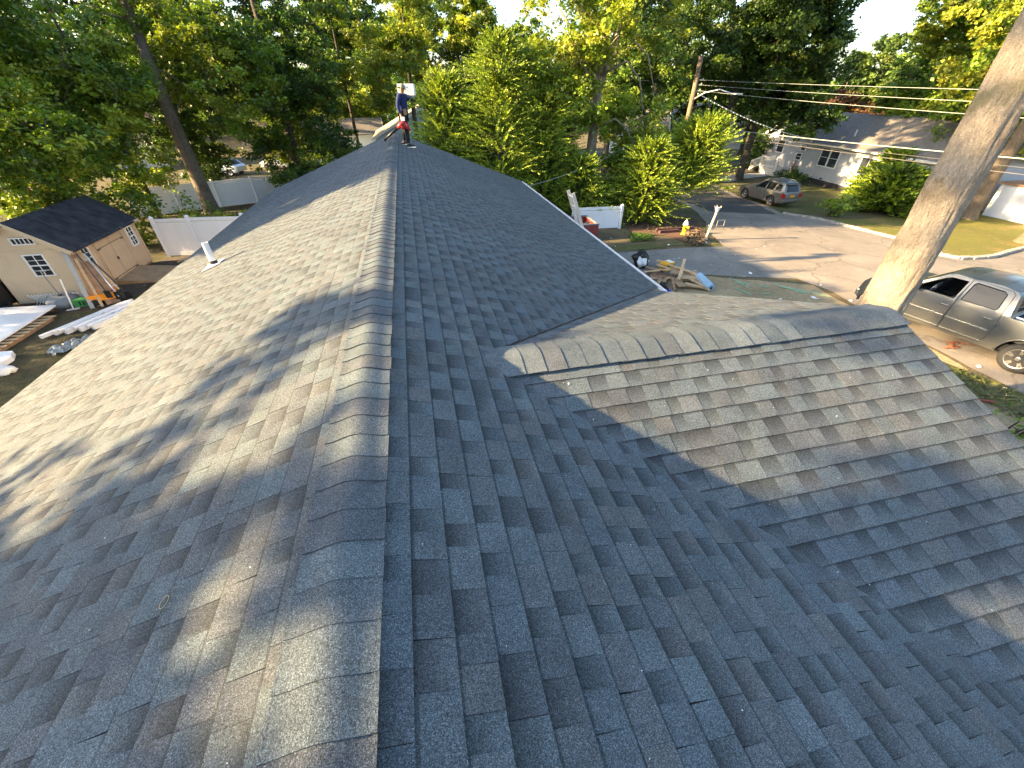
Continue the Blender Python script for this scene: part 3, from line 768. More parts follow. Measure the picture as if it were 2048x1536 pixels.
tree('oak_tree', (1.5, 46, -6), 17, .26, [(0, 0, 8.2, 16, 4.4, 4, 90), (-2, -2, 7, 10, 2.4, 2.4, 16)], 80, 170, .20, OAKY,
     'tall yellow green tree rising behind the man on the ridge', seed=9, gap=.5, bark='bark_dark')
# mass of foliage over the shed
tree('oak_tree', (-17.5, 24.5, -5.0), 12, .30, [(0, 0, 1.6, 11, 5.6, 4.6, 165), (3.2, -3.4, 2.4, 6.5, 2.6, 2.4, 46)], 80, 210, .17, OAK,
     'broad leafy tree hanging over the black shed roof at the edge of the yard', seed=11, gap=.34)
tree('oak_tree', (-14.2, 28.2, -5.3), 11, .17, [(0, 0, 1.5, 9, 2.9, 2.6, 90)], 80, 190, .17, OAK,
     'smaller bushy tree with a thin dark trunk behind the black shed roof', seed=13, gap=.42, bark='bark_dark')
tree('oak_tree', (-24, 34, -5.8), 15, .3, [(0, 0, 3, 14, 6.4, 5, 130)], 80, 180, .20, OAK,
     'wide tree at the far left, behind the one that hangs over the shed', seed=17, gap=.4)
tree('oak_tree', (17.5, 38.0, -5.9), 15, .3, [(0, 0, 4.5, 14, 4.2, 6.5, 170)], 80, 190, .21, OAKD, 'dark oak behind the pale trunk, between it and the side street', seed=21, gap=.38, bark='bark_dark')
tree('oak_tree', (-17, 44, -6), 17, .34, [(0, 0, 9, 16, 5, 5, 90), (2, 0, 3.5, 8, 3, 3, 30)], 80, 170, .22, OAKD,
     'tall dark tree seen between the leaning trunk and the dense dark oak', seed=19, gap=.55, bark='bark_dark')
tree('oak_tree', (-15.5, 39.5, -5.95), 14, .24, [(0, 0, 1.2, 13, 3.8, 3, 130)], 80, 190, .20, OAKD, 'dense tree filling the gap behind the leaning trunk and the old fence', seed=191, gap=.34, bark='bark_dark')
tree('oak_tree', (-10.0, 47.5, -6), 15, .24, [(0, 0, 1.0, 15, 3.6, 3, 130)], 80, 180, .22, OAK, 'bushy green tree between the old white fence and the far parked cars', seed=192, gap=.36, bark='bark_dark')
tree('oak_tree', (-21, 27, -5.5), 15, .3, [(0, 0, 6, 15, 5, 4, 120)], 80, 190, .19, OAKY, 'sunlit tree rising at the top left corner above the shed', seed=193, gap=.40)
tree('oak_tree', (-2.5, 64, -6), 19, .3, [(0, 0, 7.5, 18, 6.5, 4, 150)], 80, 180, .28, OAK, 'tall green tree far behind the slender trunk, filling the sky there', seed=194, gap=.40, bark='bark_dark')
tree('oak_tree', (7.5, 60, -6), 19, .3, [(0, 0, 7.0, 18, 5.5, 4, 140)], 80, 180, .28, OAKY, 'tall yellow green tree far behind the tallest arborvitae', seed=195, gap=.38, bark='bark_dark')
tree('oak_tree', (-7.5, 60, -6), 19, .3, [(0, 0, 8.5, 18, 4.5, 4, 90)], 80, 180, .28, OAKD, 'dark tall tree far behind, between the dense oak and the slender tree', seed=196, gap=.45, bark='bark_dark')
# centre oak: pale trunk, broken branches, sunlit drooping leaves
cb = B(1172, 428)
croot = tree('oak_tree', cb, 16, .33, [(0, 0, 7.4, 14.5, 4.6, 4.2, 120), (-2.6, -.4, 5.4, 9.5, 2.1, 2.0, 36), (2.3, .2, 3.6, 7.6, 1.8, 2, 34), (0, 4.5, 9.5, 18, 5, 6, 110), (1.0, -1.2, 2.6, 3.7, 1.3, .8, 14), (.7, -1.8, .9, 2.1, 1.8, .9, 22), (-.6, -.6, 4.6, 5.6, .8, .6, 6)], 80, 200, .17, OAKY,  # the highest zone is crown added above the view to shade the pale house
     'big sunlit oak with a pale trunk and bare broken branches, right of the arborvitae', seed=23, gap=.46, bark='bark_pale', fork=[(6.6, -2.6, -.4, 3.0, .13), (7.2, 2.0, .3, 4, .16), (6.0, 1.0, -.6, 4.2, .15)])
b = MB()
for z0, pts in ((5.6, [(-1.2, -.5, .5), (-2.2, -.6, .75), (-3.3, -.7, .35)]), (7.0, [(1.1, -.5, .6), (1.9, -.7, -.2), (2.2, -.8, -1.3), (2.4, -.8, -2.0)]), (7.9, [(.9, -.4, .8), (2.2, -.6, -.1), (2.9, -.6, -1.6)]),
                (4.6, [(.8, -.6, .5), (1.4, -.9, .1), (1.9, -1, -.6)]), (8.6, [(-1.5, -.6, .8), (-3.0, -.6, 1.9), (-3.9, -.5, 2.9)])):
    a = Vector(cb) + Vector((0, -.15, z0)); P = [a] + [a + Vector(q) for q in pts]
    b.tube(P, [.075, .055, .04, .022, .015][:len(P)], 6)
    for q in P[2:]:
        for k in range(3): b.tube([q, q + Vector((random.uniform(-.5, .5), random.uniform(-.3, .3), random.uniform(-.5, .3)))], [.014, .005], 4, False)
b.build('broken_branch', M['bark_pale'], croot, True, True, fix=False)
# oaks behind and right
tree('oak_tree', B(1290, 318), 18, .40, [(0, 0, 8.5, 17, 6, 5, 110), (3, -2, 6, 10, 3.4, 3, 34)], 80, 190, .23, OAKD, 'dark oak behind the pale trunk, left of the utility pole', seed=29, gap=.46, bark='bark_dark', fork=[(6, 5.5, -2, 4.5, .28)])
tree('oak_tree', at_az(1470, 47), 18, .42, [(0, 0, 6.5, 17, 6.2, 5.5, 190)], 80, 200, .23, OAKD, 'large dark oak right behind the utility pole', seed=31, gap=.36, bark='bark_dark')
tree('oak_tree', at_az(1535, 50), 17, .34, [(0, -.5, 4.6, 17, 5.0, 4.6, 220), (2.0, -3.2, 4.2, 7.0, 2.2, 1.8, 24)], 80, 200, .23, OAKD, 'dark oak whose foliage hangs over the porch end of the white house', seed=37, gap=.36, bark='bark_dark')
tree('maple_tree', at_az(1760, 74), 12, .22, [(0, 0, 4.5, 12.6, 5.0, 4.5, 120)], 80, 150, .30, [(0.075, 0.12, 0.03), (0.10, 0.14, 0.03), (0.06, 0.10, 0.03)], 'round topped green tree alone against the bright sky behind the white house', seed=41, gap=.5)
tree('copper_tree', at_az(1690, 70), 8, .2, [(0, 0, 3.5, 7.4, 4.6, 4, 75)], 80, 150, .28, [(0.11, 0.05, 0.03), (0.16, 0.09, 0.04), (0.08, 0.07, 0.03)], 'reddish brown tree just above the roof of the white house', seed=43, gap=.45)
tree('oak_tree', at_az(1955, 60), 16, .35, [(0, 0, 5, 16, 7.5, 6, 210), (-5, 0, 5, 8.5, 3, 3, 24)], 80, 200, .26, OAKY + OAK, 'wide yellow green oak at the upper right beyond the white house', seed=47, gap=.42)
t3 = tree('oak_tree', B(1930, 436), 17, .42, [(-1, -1, 8.6, 16, 6, 5, 95)], 80, 170, .24, OAKY, 'oak with a tan trunk beside the white panel, behind the near trunk', seed=53, gap=.5, bark='bark_tan', lean=(.4, 0))
tree('oak_tree', B(2062, 488), 16, .62, [(0, 0, 8.5, 15, 6, 6, 60)], 80, 150, .24, OAK, 'thick tan trunk in front of the white garage, cut by the right picture edge', seed=59, gap=.5, bark='bark_tan')
# near trunk behind the cross gable
nb = (8.8, 5.2, -4.8)
root = empty('oak_tree', nb, 0, 'thick near tree trunk with a knot, rising from behind the cross gable end', 'tree')
def bark_trunk(base, top, rads, n=110, m=300, seed=1):
    base = Vector(base); top = Vector(top); V = []; d = (top - base); L = d.length; dn = d.normalized(); x = dn.cross(Vector((0, 1, 0))).normalized(); y = x.cross(dn)
    knots = [(Vector((-.985, -.17, 0)).normalized(), 4.95, .20, .15), (Vector((.2, -1, 0)).normalized(), 5.7, .10, .03), (Vector((-.9, .1, 0)).normalized(), 7.3, .18, .05)]
    for j in range(m + 1):
        t = j / m; r0 = np.interp(t, [q[0] for q in rads], [q[1] for q in rads]); c = base + d * t + x * math.sin(t * 3.2) * .05
        for i in range(n):
            a = 2 * math.pi * i / n; dr = x * math.cos(a) + y * math.sin(a); P = c + dr * r0
            f = noise.noise(Vector((P.x * 9, P.y * 9, P.z * 1.5))) * .020 - abs(noise.noise(Vector((P.x * 17, P.y * 17, P.z * 2.6)))) * .022 + noise.noise(Vector((P.x * 34, P.y * 34, P.z * 9))) * .008 + noise.noise(P * 1.3) * .025
            f += .05 * math.exp(-(t * L / .5)) * math.cos(a * 5 + seed) + max(0, -math.cos(a - 1.2) * .02)
            for kd, kz, kr, kh in knots:
                q = math.hypot((t * L - kz), (math.acos(max(-1, min(1, dr.dot(kd))))) * r0) / kr
                f += kh * math.exp(-q * q * 1.3) - (kh * .9 * math.exp(-(q * 2.6) ** 2)) + (kh * .25 * math.cos(q * 13) * math.exp(-q * q * 2) if q < 1.5 else 0)
            V.append(tuple(P + dr * f))
    F = [(j * n + i, j * n + (i + 1) % n, (j + 1) * n + (i + 1) % n, (j + 1) * n + i) for j in range(m) for i in range(n)]
    me = bpy.data.meshes.new('trunk'); me.from_pydata(V, [], F); me.materials.append(M['bark_pale']); me.polygons.foreach_set('use_smooth', [True] * len(F)); return me
o = link('trunk', bark_trunk(nb, (9.1, 5.6, 9.2), [(0, .50), (.05, .37), (.2, .325), (.5, .29), (.8, .26), (1, .2)], seed=2), root)
o.matrix_parent_inverse = Matrix.Translation(root.location).inverted()
r = np.random.default_rng(61); cc_ = []; bb = MB()
for i in range(70):
    a = r.uniform(0, 6.28); q = r.random() ** .5; c = Vector((10.2 + math.cos(a) * q * 4.2, 5.8 + math.sin(a) * q * 4.2, 7.2 + r.uniform(0, 4.0))); cc_.append(tuple(c))
    s_ = Vector((9.0, 5.5, r.uniform(4.5, 8.5))); bb.tube([s_, s_.lerp(c, .5) + Vector((0, 0, .4)), c], [.07, .04, .01], 5, False)
tag(bb.build('limbs', M['bark_pale'], root, True, True, fix=False), kind='stuff')
o = link('crown', crown_mesh('crown', cc_, r.uniform(.6, 1.0, 70), 130, .15, OAKY, r), root); o.matrix_parent_inverse = Matrix.Translation(root.location).inverted()

# conifers with feathery sprays
def conifer(base, H, R, nsp, cols, label, seed, lean=(0, 0), name='arborvitae', upsweep=.9, llen=(.7, 1.3), trunks=1, bare=.0, leafl=.12, group=None):
    r = np.random.default_rng(seed); bx, by, bz = base; root = empty(name, (bx, by, bz - .05), 0, label, 'conifer', group)
    for k in range(trunks):
        ox, oy = (r.uniform(-.6, .6), r.uniform(-.6, .6)) if trunks > 1 else (0, 0)
        MB().tube([(bx + ox, by + oy, bz - .05), (bx + ox * 1.4, by + oy * 1.2, bz + H * .4), (bx + lean[0], by + lean[1], bz + H * .93)], [.11, .08, .015], 8).build('trunk', M['bark_dark'], root, True, True)
    P = []; C = []; D = []; cols = np.array(cols)
    for i in range(int(nsp * 1.45)):
        h = r.random() ** .85; h = bare + (1 - bare) * h; a = r.uniform(0, 2 * math.pi)
        prof = R * (math.sin(min(1, h * 1.12 + .10) * math.pi) ** .55 if h < .8 else (1 - h) / .2 * .75 + .12) * (1 + .55 * noise.noise(Vector((math.cos(a) * 1.3, math.sin(a) * 1.3, h * 3.5 + seed))))
        rad = prof * r.uniform(.45, 1.0)
        dr = np.array((math.cos(a), math.sin(a), 0)); up = np.array((0, 0, 1.))
        s = np.array((bx + lean[0] * h, by + lean[1] * h, bz + h * H * .93)) + dr * rad * .55
        d = dr * 1.0 + up * (upsweep * r.uniform(.2, 1.6)) + r.normal(size=3) * .38; d /= np.linalg.norm(d)
        L = r.uniform(*llen) * (1.15 - .5 * h); n = 32
        side = np.cross(d, up + r.normal(size=3) * .3); side /= np.linalg.norm(side); droop = np.array((0, 0, -.35))
        tt = np.linspace(.05, 1, n)[:, None]; ax = s + d * L * tt + droop * (tt ** 2) * L * r.uniform(.1, .8) + dr * rad * .35 * tt
        sg = np.where(np.arange(n) % 2 == 0, 1, -1)[:, None]
        ld = d * .75 + side * sg * .85 * (1.15 - tt) + r.normal(size=(n, 3)) * .16; ld /= np.linalg.norm(ld, axis=1)[:, None]
        P.append(ax); D.append(ld * (leafl * (1.25 - .5 * tt)) * r.uniform(.7, 1.3, (n, 1)))
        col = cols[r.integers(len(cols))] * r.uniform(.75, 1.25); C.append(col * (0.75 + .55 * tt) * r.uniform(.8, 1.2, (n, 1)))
    P = np.vstack(P); D = np.vstack(D); C = np.vstack(C); n = len(P)
    w = np.cross(D, r.normal(size=(n, 3))); w /= np.linalg.norm(w, axis=1)[:, None]; w *= np.linalg.norm(D, axis=1)[:, None] * .22
    V = np.empty((n, 4, 3)); V[:, 0] = P; V[:, 1] = P + D * .45 + w; V[:, 2] = P + D; V[:, 3] = P + D * .45 - w
    o = link('crown', np_mesh('crown', V.reshape(-1, 3), np.arange(n * 4).reshape(n, 4), M['needle'], np.repeat(C, 4, axis=0)), root)
    o.matrix_parent_inverse = Matrix.Translation(root.location).inverted(); return root
CON = [(0.21, 0.26, 0.02), (0.16, 0.21, 0.018), (0.27, 0.31, 0.028), (0.10, 0.15, 0.016)]
CG = 'conifers screening the end of the house'
conifer(at(2.6, 25.5), 7.2, 2.0, 1100, CON, 'feathery arborvitae directly right of the man standing on the ridge', 71, group=CG)
conifer(at(5.2, 24.2), 8.8, 2.4, 1400, CON, 'tallest arborvitae in the sunlit row behind the right end of the roof', 72, group=CG)
conifer(at(7.5, 24.0), 6.6, 1.9, 900, CON, 'arborvitae between the tallest one and the big pale trunked oak', 73, group=CG)
conifer(at(9.4, 22.8), 3.5, 1.3, 420, CON, 'low arborvitae over the ladder, left of the pale trunk', 74, group=CG)
conifer(at(13.2, 22.3), 4.3, 1.8, 700, CON, 'bushy conifer behind the white fence end, near the hydrant', 75, group=CG, trunks=2)
conifer(at(15.2, 23.6), 5.3, 2.3, 1050, CON, 'leaning plumed conifer below the utility pole, with bare stems at its foot', 76, lean=(1.3, -.9), upsweep=1.2, llen=(1.0, 1.7), trunks=3, bare=.3, group=CG)
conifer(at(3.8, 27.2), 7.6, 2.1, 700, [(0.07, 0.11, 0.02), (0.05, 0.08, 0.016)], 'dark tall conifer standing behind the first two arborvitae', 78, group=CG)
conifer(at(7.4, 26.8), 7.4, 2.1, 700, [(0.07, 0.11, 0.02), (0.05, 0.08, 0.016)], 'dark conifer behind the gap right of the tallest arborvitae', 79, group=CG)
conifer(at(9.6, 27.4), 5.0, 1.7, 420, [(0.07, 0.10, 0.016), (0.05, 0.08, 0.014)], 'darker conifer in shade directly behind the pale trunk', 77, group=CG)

def shrub(name, base, R, Hh, ncl, per, size, cols, label, seed, cat='shrub', group=None, mat='leaf'):
    r = np.random.default_rng(seed); bx, by, bz = base; root = empty(name, (bx, by, bz), 0, label, cat, group)
    cs = []; bb = MB()
    for i in range(ncl):
        d = r.normal(size=3); d /= np.linalg.norm(d); q = d * r.random() ** .4
        c = (bx + q[0] * R, by + q[1] * R, bz + Hh * .5 + q[2] * Hh * .48); cs.append(c)
        bb.tube([(bx + r.normal() * .1, by + r.normal() * .1, bz - .03), ((bx + c[0]) / 2, (by + c[1]) / 2, bz + (c[2] - bz) * .65), c], [.02, .014, .005], 4, False)
    tag(bb.build('stems', M['bark_dark'], root, True, fix=False), kind='stuff')
    o = link('foliage', crown_mesh('foliage', cs, r.uniform(.28, .5, ncl) * max(.7, min(1.6, R)), per, size, cols, r, .7), root)
    o.matrix_parent_inverse = Matrix.Translation(root.location).inverted(); return root
conifer(at(33.6, 24.4), 2.7, 2.0, 700, CON + [(0.05, 0.08, 0.015)], 'large arching evergreen bush in front of the white house wall', 81, name='evergreen_bush', upsweep=.75, llen=(1.0, 1.8), leafl=.24)
conifer(at(36.4, 27.2), 3.6, 1.4, 300, CON, 'taller evergreen behind the arching bush, against the house eave', 82, name='evergreen_bush', upsweep=1.0, llen=(.9, 1.5), leafl=.24)
q = B(1662, 432); shrub('climbing_shrub', q, 1.0, 1.3, 16, 80, .2, OAKY, 'small yellow leaved climber on sticks beside the lawn kerb', 83)
shrub('shrub', (-10.2, 24.6, -5.15), 1.5, 1.7, 26, 120, .14, OAKY, 'bright yellow green shrub behind the white fence, left of the leaning trunk', 84)
shrub('shrub', (-7.8, 24.8, -5.15), 1.4, 1.5, 20, 110, .14, OAK, 'low shrub behind the white fence near the roof edge', 85)
shrub('shrub', (-13.6, 24.0, -5.1), 1.6, 2.6, 30, 130, .15, OAK, 'shaded shrub directly behind the black shed roof', 86)
shrub('shrub', (-6.4, 34.5, -5.8), 2.6, 3.2, 46, 150, .18, OAKD, 'dark mounded shrub between the far yard and the roof edge', 87)
shrub('shrub', (-3.4, 33, -5.75), 2.0, 2.6, 34, 140, .18, OAKD, 'dark shrub touching the roof outline left of the ridge', 88)
shrub('shrub', B(1520, 336), 2.2, 3.4, 34, 130, .25, OAKD, 'dark rounded shrub left of the white porch steps', 89)
shrub('shrub', B(1585, 366), 1.1, .9, 14, 90, .2, OAKD, 'low dark shrub right of the porch steps beside the foundation', 90)
shrub('shrub', B(1572, 358), 1.0, 1.0, 14, 90, .2, OAKD, 'low dark shrub between the parked car roof and the porch', 91)
# unseen trees on the sunny side, crowns shaped to cast the roof's dappled shade
def sunward(name, base, H, r0, pts, label, seed, per=330, crad=(.32, .58), hmin=1.2):
    r = np.random.default_rng(seed); root = empty(name, base, 0, label, 'tree'); b = MB()
    top = Vector((base[0], base[1], base[2] + H)); b.tube([base, (base[0] + .1, base[1], base[2] + H * .5), top], [r0, r0 * .8, r0 * .2], 12)
    b.build('trunk', M['bark'], root, True, True); bb = MB()
    for c in pts:
        c = Vector(c); h = max(hmin, min(H * .95, (c.z - base[2]) - math.hypot(c.x - base[0], c.y - base[1]) * .5)); a = Vector((base[0], base[1], base[2] + h))
        bb.tube([a, a.lerp(c, .5) + Vector((0, 0, .3)), c], [.05, .03, .008], 4, False)
    tag(bb.build('limbs', M['bark'], root, True, True, fix=False), kind='stuff')
    me = crown_mesh('crown', pts, r.uniform(crad[0], crad[1], len(pts)), per, .14, OAK, r, flatten=.8)
    o = link('crown', me, root); o.matrix_parent_inverse = Matrix.Translation(root.location).inverted()
def _sp(): pass
def sun_point(yp, zp, dist): # point whose shadow passes through (x=0, y=yp, z=zp)
    return (SUN.x * dist, yp + SUN.y * dist, zp + SUN.z * dist)
TS = SUN.z / -SUN.x
def edge(zp):     # the shade boundary near the camera
    return float(np.interp(zp, [-4, -2.4, -1.1, -.74, -.37, 0, .5, 1.6, 4], [3.0, 2.95, 3.1, 3.4, 3.98, 4.7, 1.75, 1.55, 1.6]))
def roofpt(x, y): return (y + x * -0.0531 * -1, x * TA + TS * x)     # left-slope place -> (y', z')
holes = [(roofpt(-2.1, 2.5), .42, .11), (roofpt(-1.9, 2.15), .5, .14), (roofpt(-.8, 2.7), .3, .15), (roofpt(-1.25, 2.25), .60, .18), (roofpt(-.30, 2.25), .62, .22), (roofpt(-.05, 1.95), .38, .20), (roofpt(-.34, .62), .34, .24), ((1.55, 1.15), .35, .22), ((1.1, 1.35), .25, .2), (roofpt(-2.9, 1.9), .4, .12)]
def make_pts(n, y0, y1, z0, z1, inside, seed):
    r = np.random.default_rng(seed); out = []
    tries = 0
    while len(out) < n and tries < n * 60:
        tries += 1; yp, zp = r.uniform(y0, y1), r.uniform(z0, z1)
        if not inside(yp, zp): continue
        out.append(sun_point(yp, zp, r.uniform(13, 18.5)))
    return out
def ins_a(yp, zp):
    if zp < 0 and yp > edge(zp) - .34: return False
    if zp >= 0 and yp > edge(zp) - .30: return False
    for (hy, hz), ry, rz in holes:
        if ((yp - hy) / (ry + .2)) ** 2 + ((zp - hz) / (rz + .22)) ** 2 < 1: return False
    if zp >= 0 and yp < 1.5: return noise.noise(Vector((yp * .9, zp * 1.6, 4.2))) > -.22
    return noise.noise(Vector((yp * .9, zp * 2.1, 4.2))) > (-.20 if zp < 0 else .02)
# outlines of the sunlit roof patches; the near tree's clusters are placed to leave them
LIT = [[(690, 660), (740, 640), (765, 700), (770, 800), (745, 880), (700, 960), (640, 1000), (620, 930), (650, 850), (600, 810), (520, 900), (430, 960), (370, 1010), (320, 990), (380, 930), (470, 880), (560, 800), (640, 740)],
       [(540, 1190), (640, 1220), (690, 1290), (660, 1370), (560, 1480), (450, 1520), (310, 1500), (370, 1400), (420, 1320), (470, 1250)], [(0, 1030), (160, 1000), (130, 1060), (0, 1110)],
       [(980, 715), (1800, 630), (1990, 810), (1850, 790), (1700, 830), (1560, 850), (1400, 870), (1330, 900), (1260, 930), (1180, 900)],
       [(1700, 880), (1900, 840), (2000, 860), (2090, 900), (2090, 970), (1880, 930), (1780, 965), (1650, 1000), (1600, 960)], [(1450, 1000), (1560, 985), (1650, 1085), (1560, 1070)]]
MOTTLE = [(90, 960), (300, 860), (450, 800), (620, 720), (710, 640), (720, 900), (620, 1010), (420, 1080), (200, 1160), (0, 1190), (0, 1020)]
def land(yp, zp):
    if zp < 0: x = zp / (TA + TS); return proj((x, yp + .0531 * x, x * TA))
    x = (zp - ZG + (YG - yp) * TA) / (TS - .0531 * TA); y = yp - .0531 * x
    if y < YG: return proj((x, y, ZG - (YG - y) * TA))
    x = (zp - ZG - (YG - yp) * TA) / (TS + .0531 * TA); y = yp - .0531 * x; return proj((x, y, ZG - (y - YG) * TA))
pa = []; r = np.random.default_rng(101); tries = 0
while len(pa) < 560 and tries < 40000:
    tries += 1; yp, zp = r.uniform(-4.2, 4.6), r.uniform(-3.8, 2.0)
    if zp < 0 and yp > edge(zp) - .30: continue
    if zp >= 0 and yp > 3.2: continue
    bad = False
    for dy, dz in ((0, 0), (.26, 0), (-.26, 0), (0, .20), (0, -.20), (.19, .14), (-.19, -.14), (.19, -.14), (-.19, .14)):
        q = land(yp + dy, zp + dz)
        if q and any(pip(q[0], q[1], P) for P in LIT): bad = True; break
    if bad: continue
    q = land(yp, zp)
    if q and zp < 0 and pip(q[0], q[1], MOTTLE) and noise.noise(Vector((yp * 2.6, zp * 4.5, 4.2))) < .04: continue
    if zp > 0 and yp > 1.2 and r.random() < .6: continue
    pa.append(sun_point(yp, zp, r.uniform(13, 16.5)))
sunward('shade_tree', (-15.8, -3.5, -4.8), 11, .4, pa, 'unseen tree outside the picture on the left, crown shaped to shade the near roof', 103, per=460, crad=(.24, .40))
def ins_b(yp, zp):
    if zp > -.02: return False
    return noise.noise(Vector((yp * 1.1, zp * 2.4, 1.3))) > -.04 and not (yp < 10.5 + .4 * math.sin(zp * 5))
pb = make_pts(560, 10.2, 19.0, -3.7, 0, ins_b, 107)
pb = [p for p in pb if p[0] < -12.4]
pt_ = []  # clusters of an added unseen tree that dapples the near trunk and truck
r = np.random.default_rng(102)
while len(pt_) < 60:
    yp, zp = r.uniform(4.9, 9.4), r.uniform(.95, 6.0)
    if noise.noise(Vector((yp * .9, zp * 1.1, 11.0))) > .12: pt_.append(sun_point(yp, zp, r.uniform(35, 41)))
sunward('tall_shade_tree', (-36, 12.6, -5.5), 25, .4, pt_, 'tall unseen tree added far outside the picture on the left, dappling the near trunk and the truck', 104, per=260, crad=(.5, .8), hmin=17)
r = np.random.default_rng(121)  # unseen tree row added left of the yard to keep it shaded
for i, (hx_, hy_, top_) in enumerate([(-24, -4, 2.4), (-24.5, 1.5, 2.2), (-24, 7, 2.0), (-24.5, 12, 1.6), (-24, 17, .55)]):
    pts_ = [(hx_ + r.normal() * .9, hy_ + r.uniform(-3.0, 3.0), -4.6 + r.random() * (top_ + 4.4)) for k in range(150)]
    sunward('yard_shade_tree', (hx_, hy_, gz(hx_, hy_)), top_ + 4.6, .16, pts_, 'dense unseen tree added left of the yard to shade it, ' + ('nearest', 'second nearest', 'third nearest', 'fourth nearest', 'level with the shed')[i], 130 + i, per=120, crad=(.45, .7))
sunward('shade_tree', (-16.2, 15.0, -4.85), 11, .38, pb, 'unseen tree outside the picture left of the shed, crown shaped to shade the far roof end', 109)

# distant woods that close the horizon
def woods():
    r = np.random.default_rng(201); P = []; C = []
    for i in range(1500):
        a = R_(r.uniform(-48, 72)); d = r.uniform(92, 150); x, y = CAMP[0] + math.sin(a) * d, math.cos(a) * d
        hmax = 9.5 + 3.5 * noise.noise(Vector((a * 7, 1, 2))) + 2 * noise.noise(Vector((a * 30, 3, 2)))
        c = np.array((x, y, -6 + r.uniform(0, 1) ** .8 * hmax)); n = 46
        P.append(c + r.normal(size=(n, 3)) * (1.5, 1.5, 1.0)); col = np.array(OAK[r.integers(4)] if r.random() < .6 else OAKD[r.integers(4)]) * r.uniform(.9, 1.5)
        C.append(col * r.uniform(.8, 1.2, (n, 1)))
    P = np.vstack(P); C = np.vstack(C); V, F = leaf_quads(P, .95, r, .4, .8)
    tag(link('distant_woods', np_mesh('distant_woods', V, F, M['leaf'], np.repeat(C, 4, axis=0))), kind='stuff')
woods()
for i, (px, d, h, cl, sd_, lb) in enumerate([
    (120, 62, 13, OAKD, 211, 'tall dark tree far behind the shed, leftmost of the backdrop trees'), (330, 70, 13, OAK, 212, 'green backdrop tree seen past the bare leaning trunk'),
    (560, 82, 10, OAK, 213, 'low green backdrop tree behind the sunlit tan house'), (690, 66, 8.5, OAKY, 214, 'bright yellow green tree behind the slender dark trunk'),
    (905, 62, 13, OAKY, 215, 'tall yellow tree above the row of arborvitae'), (1060, 58, 14, OAK, 216, 'green tree filling the gap left of the pale trunk'),
    (1250, 72, 13, OAKD, 217, 'dark backdrop tree behind the small white house with the porch'), (1390, 60, 14, OAKD, 218, 'dark backdrop tree directly behind the utility pole'),
    (1520, 68, 15, OAKD, 219, 'dark backdrop tree between two large oaks left of the white house'), (1860, 82, 11, OAKY, 220, 'yellowish tree beyond the hip end of the white house roof'),
    (2060, 50, 13, OAKY, 221, 'yellow green tree cut by the right edge above the white panel')]):
    tree('background_tree', at_az(px, d), h, .26, [(0, 0, 1.5 if h < 12 else 2.5, h, 5.6, 4.6, 120)], 80, 120, .30, cl, lb, group='backdrop trees beyond the houses', seed=sd_, gap=.38, bark='bark_dark')

# ------------------------------------------------------------------ windows, siding
def wbars(P, U, N, w, h, t, dep, nx=1, ny=1, mt=.02, split=True):
    b = MB(); Z = Vector((0, 0, 1)); O = P + N * dep / 2
    def bx(u, z, bw, bh, dd, off=0):
        Mx = Matrix((U, N, Z)).transposed().to_4x4(); b.box(O + U * u + Z * z + N * off, (bw, dd, bh), M=Mx)
    bx(0, h / 2 + t / 2, w + 2 * t, t, dep); bx(0, -h / 2 - t / 2, w + 2 * t, t, dep)
    bx(-w / 2 - t / 2, 0, t, h, dep); bx(w / 2 + t / 2, 0, t, h, dep)
    if split: bx(0, 0, w, .035, dep * .8)
    for k in range(1, nx): bx(-w / 2 + w * k / nx, 0, mt, h, dep * .55)
    for k in range(1, ny):
        if not (split and k * 2 == ny): bx(0, -h / 2 + h * k / ny, w, mt, dep * .5)
    return b
def win(parent, P, U, N, w, h, nx=1, ny=1, t=.06, fm='white', gm='glass', split=True, dep=.06, name='window', mt=.02):
    P = Vector(P); f = wbars(P, U, N, w, h, t, dep, nx, ny, mt, split).build(name, M[fm], parent, True)
    b = MB(); Z = Vector((0, 0, 1)); q = P + N * .012
    b.box(q, (w, .014, h), M=Matrix((U, N, Z)).transposed().to_4x4()); b.build('pane', M[gm], f); return f
def lap_wall(name, parent, A, U, N, u0, u1, z0, z1, mat, lap=.115, top=None, skip=()):
    """real lapped boards; top(u)->z limits a gable"""
    b = MB(); A = Vector(A); z = z0
    while z < z1 - .01:
        zt = min(z + lap, z1); lo, hi = u0, u1
        if top:
            us = [u for u in np.linspace(u0, u1, 121) if top(u) >= zt]
            if not us: break
            lo, hi = us[0], us[-1]
        q = lambda u, zz, n_: A + U * u + N * n_ + Vector((0, 0, zz))
        b.quad(q(lo, z, .018), q(hi, z, .018), q(hi, zt, .004), q(lo, zt, .004)); b.quad(q(lo, z, .018), q(hi, z, .018), q(hi, z, 0), q(lo, z, 0)); z = zt
    return b.build(name, mat, parent, True, fix=False)

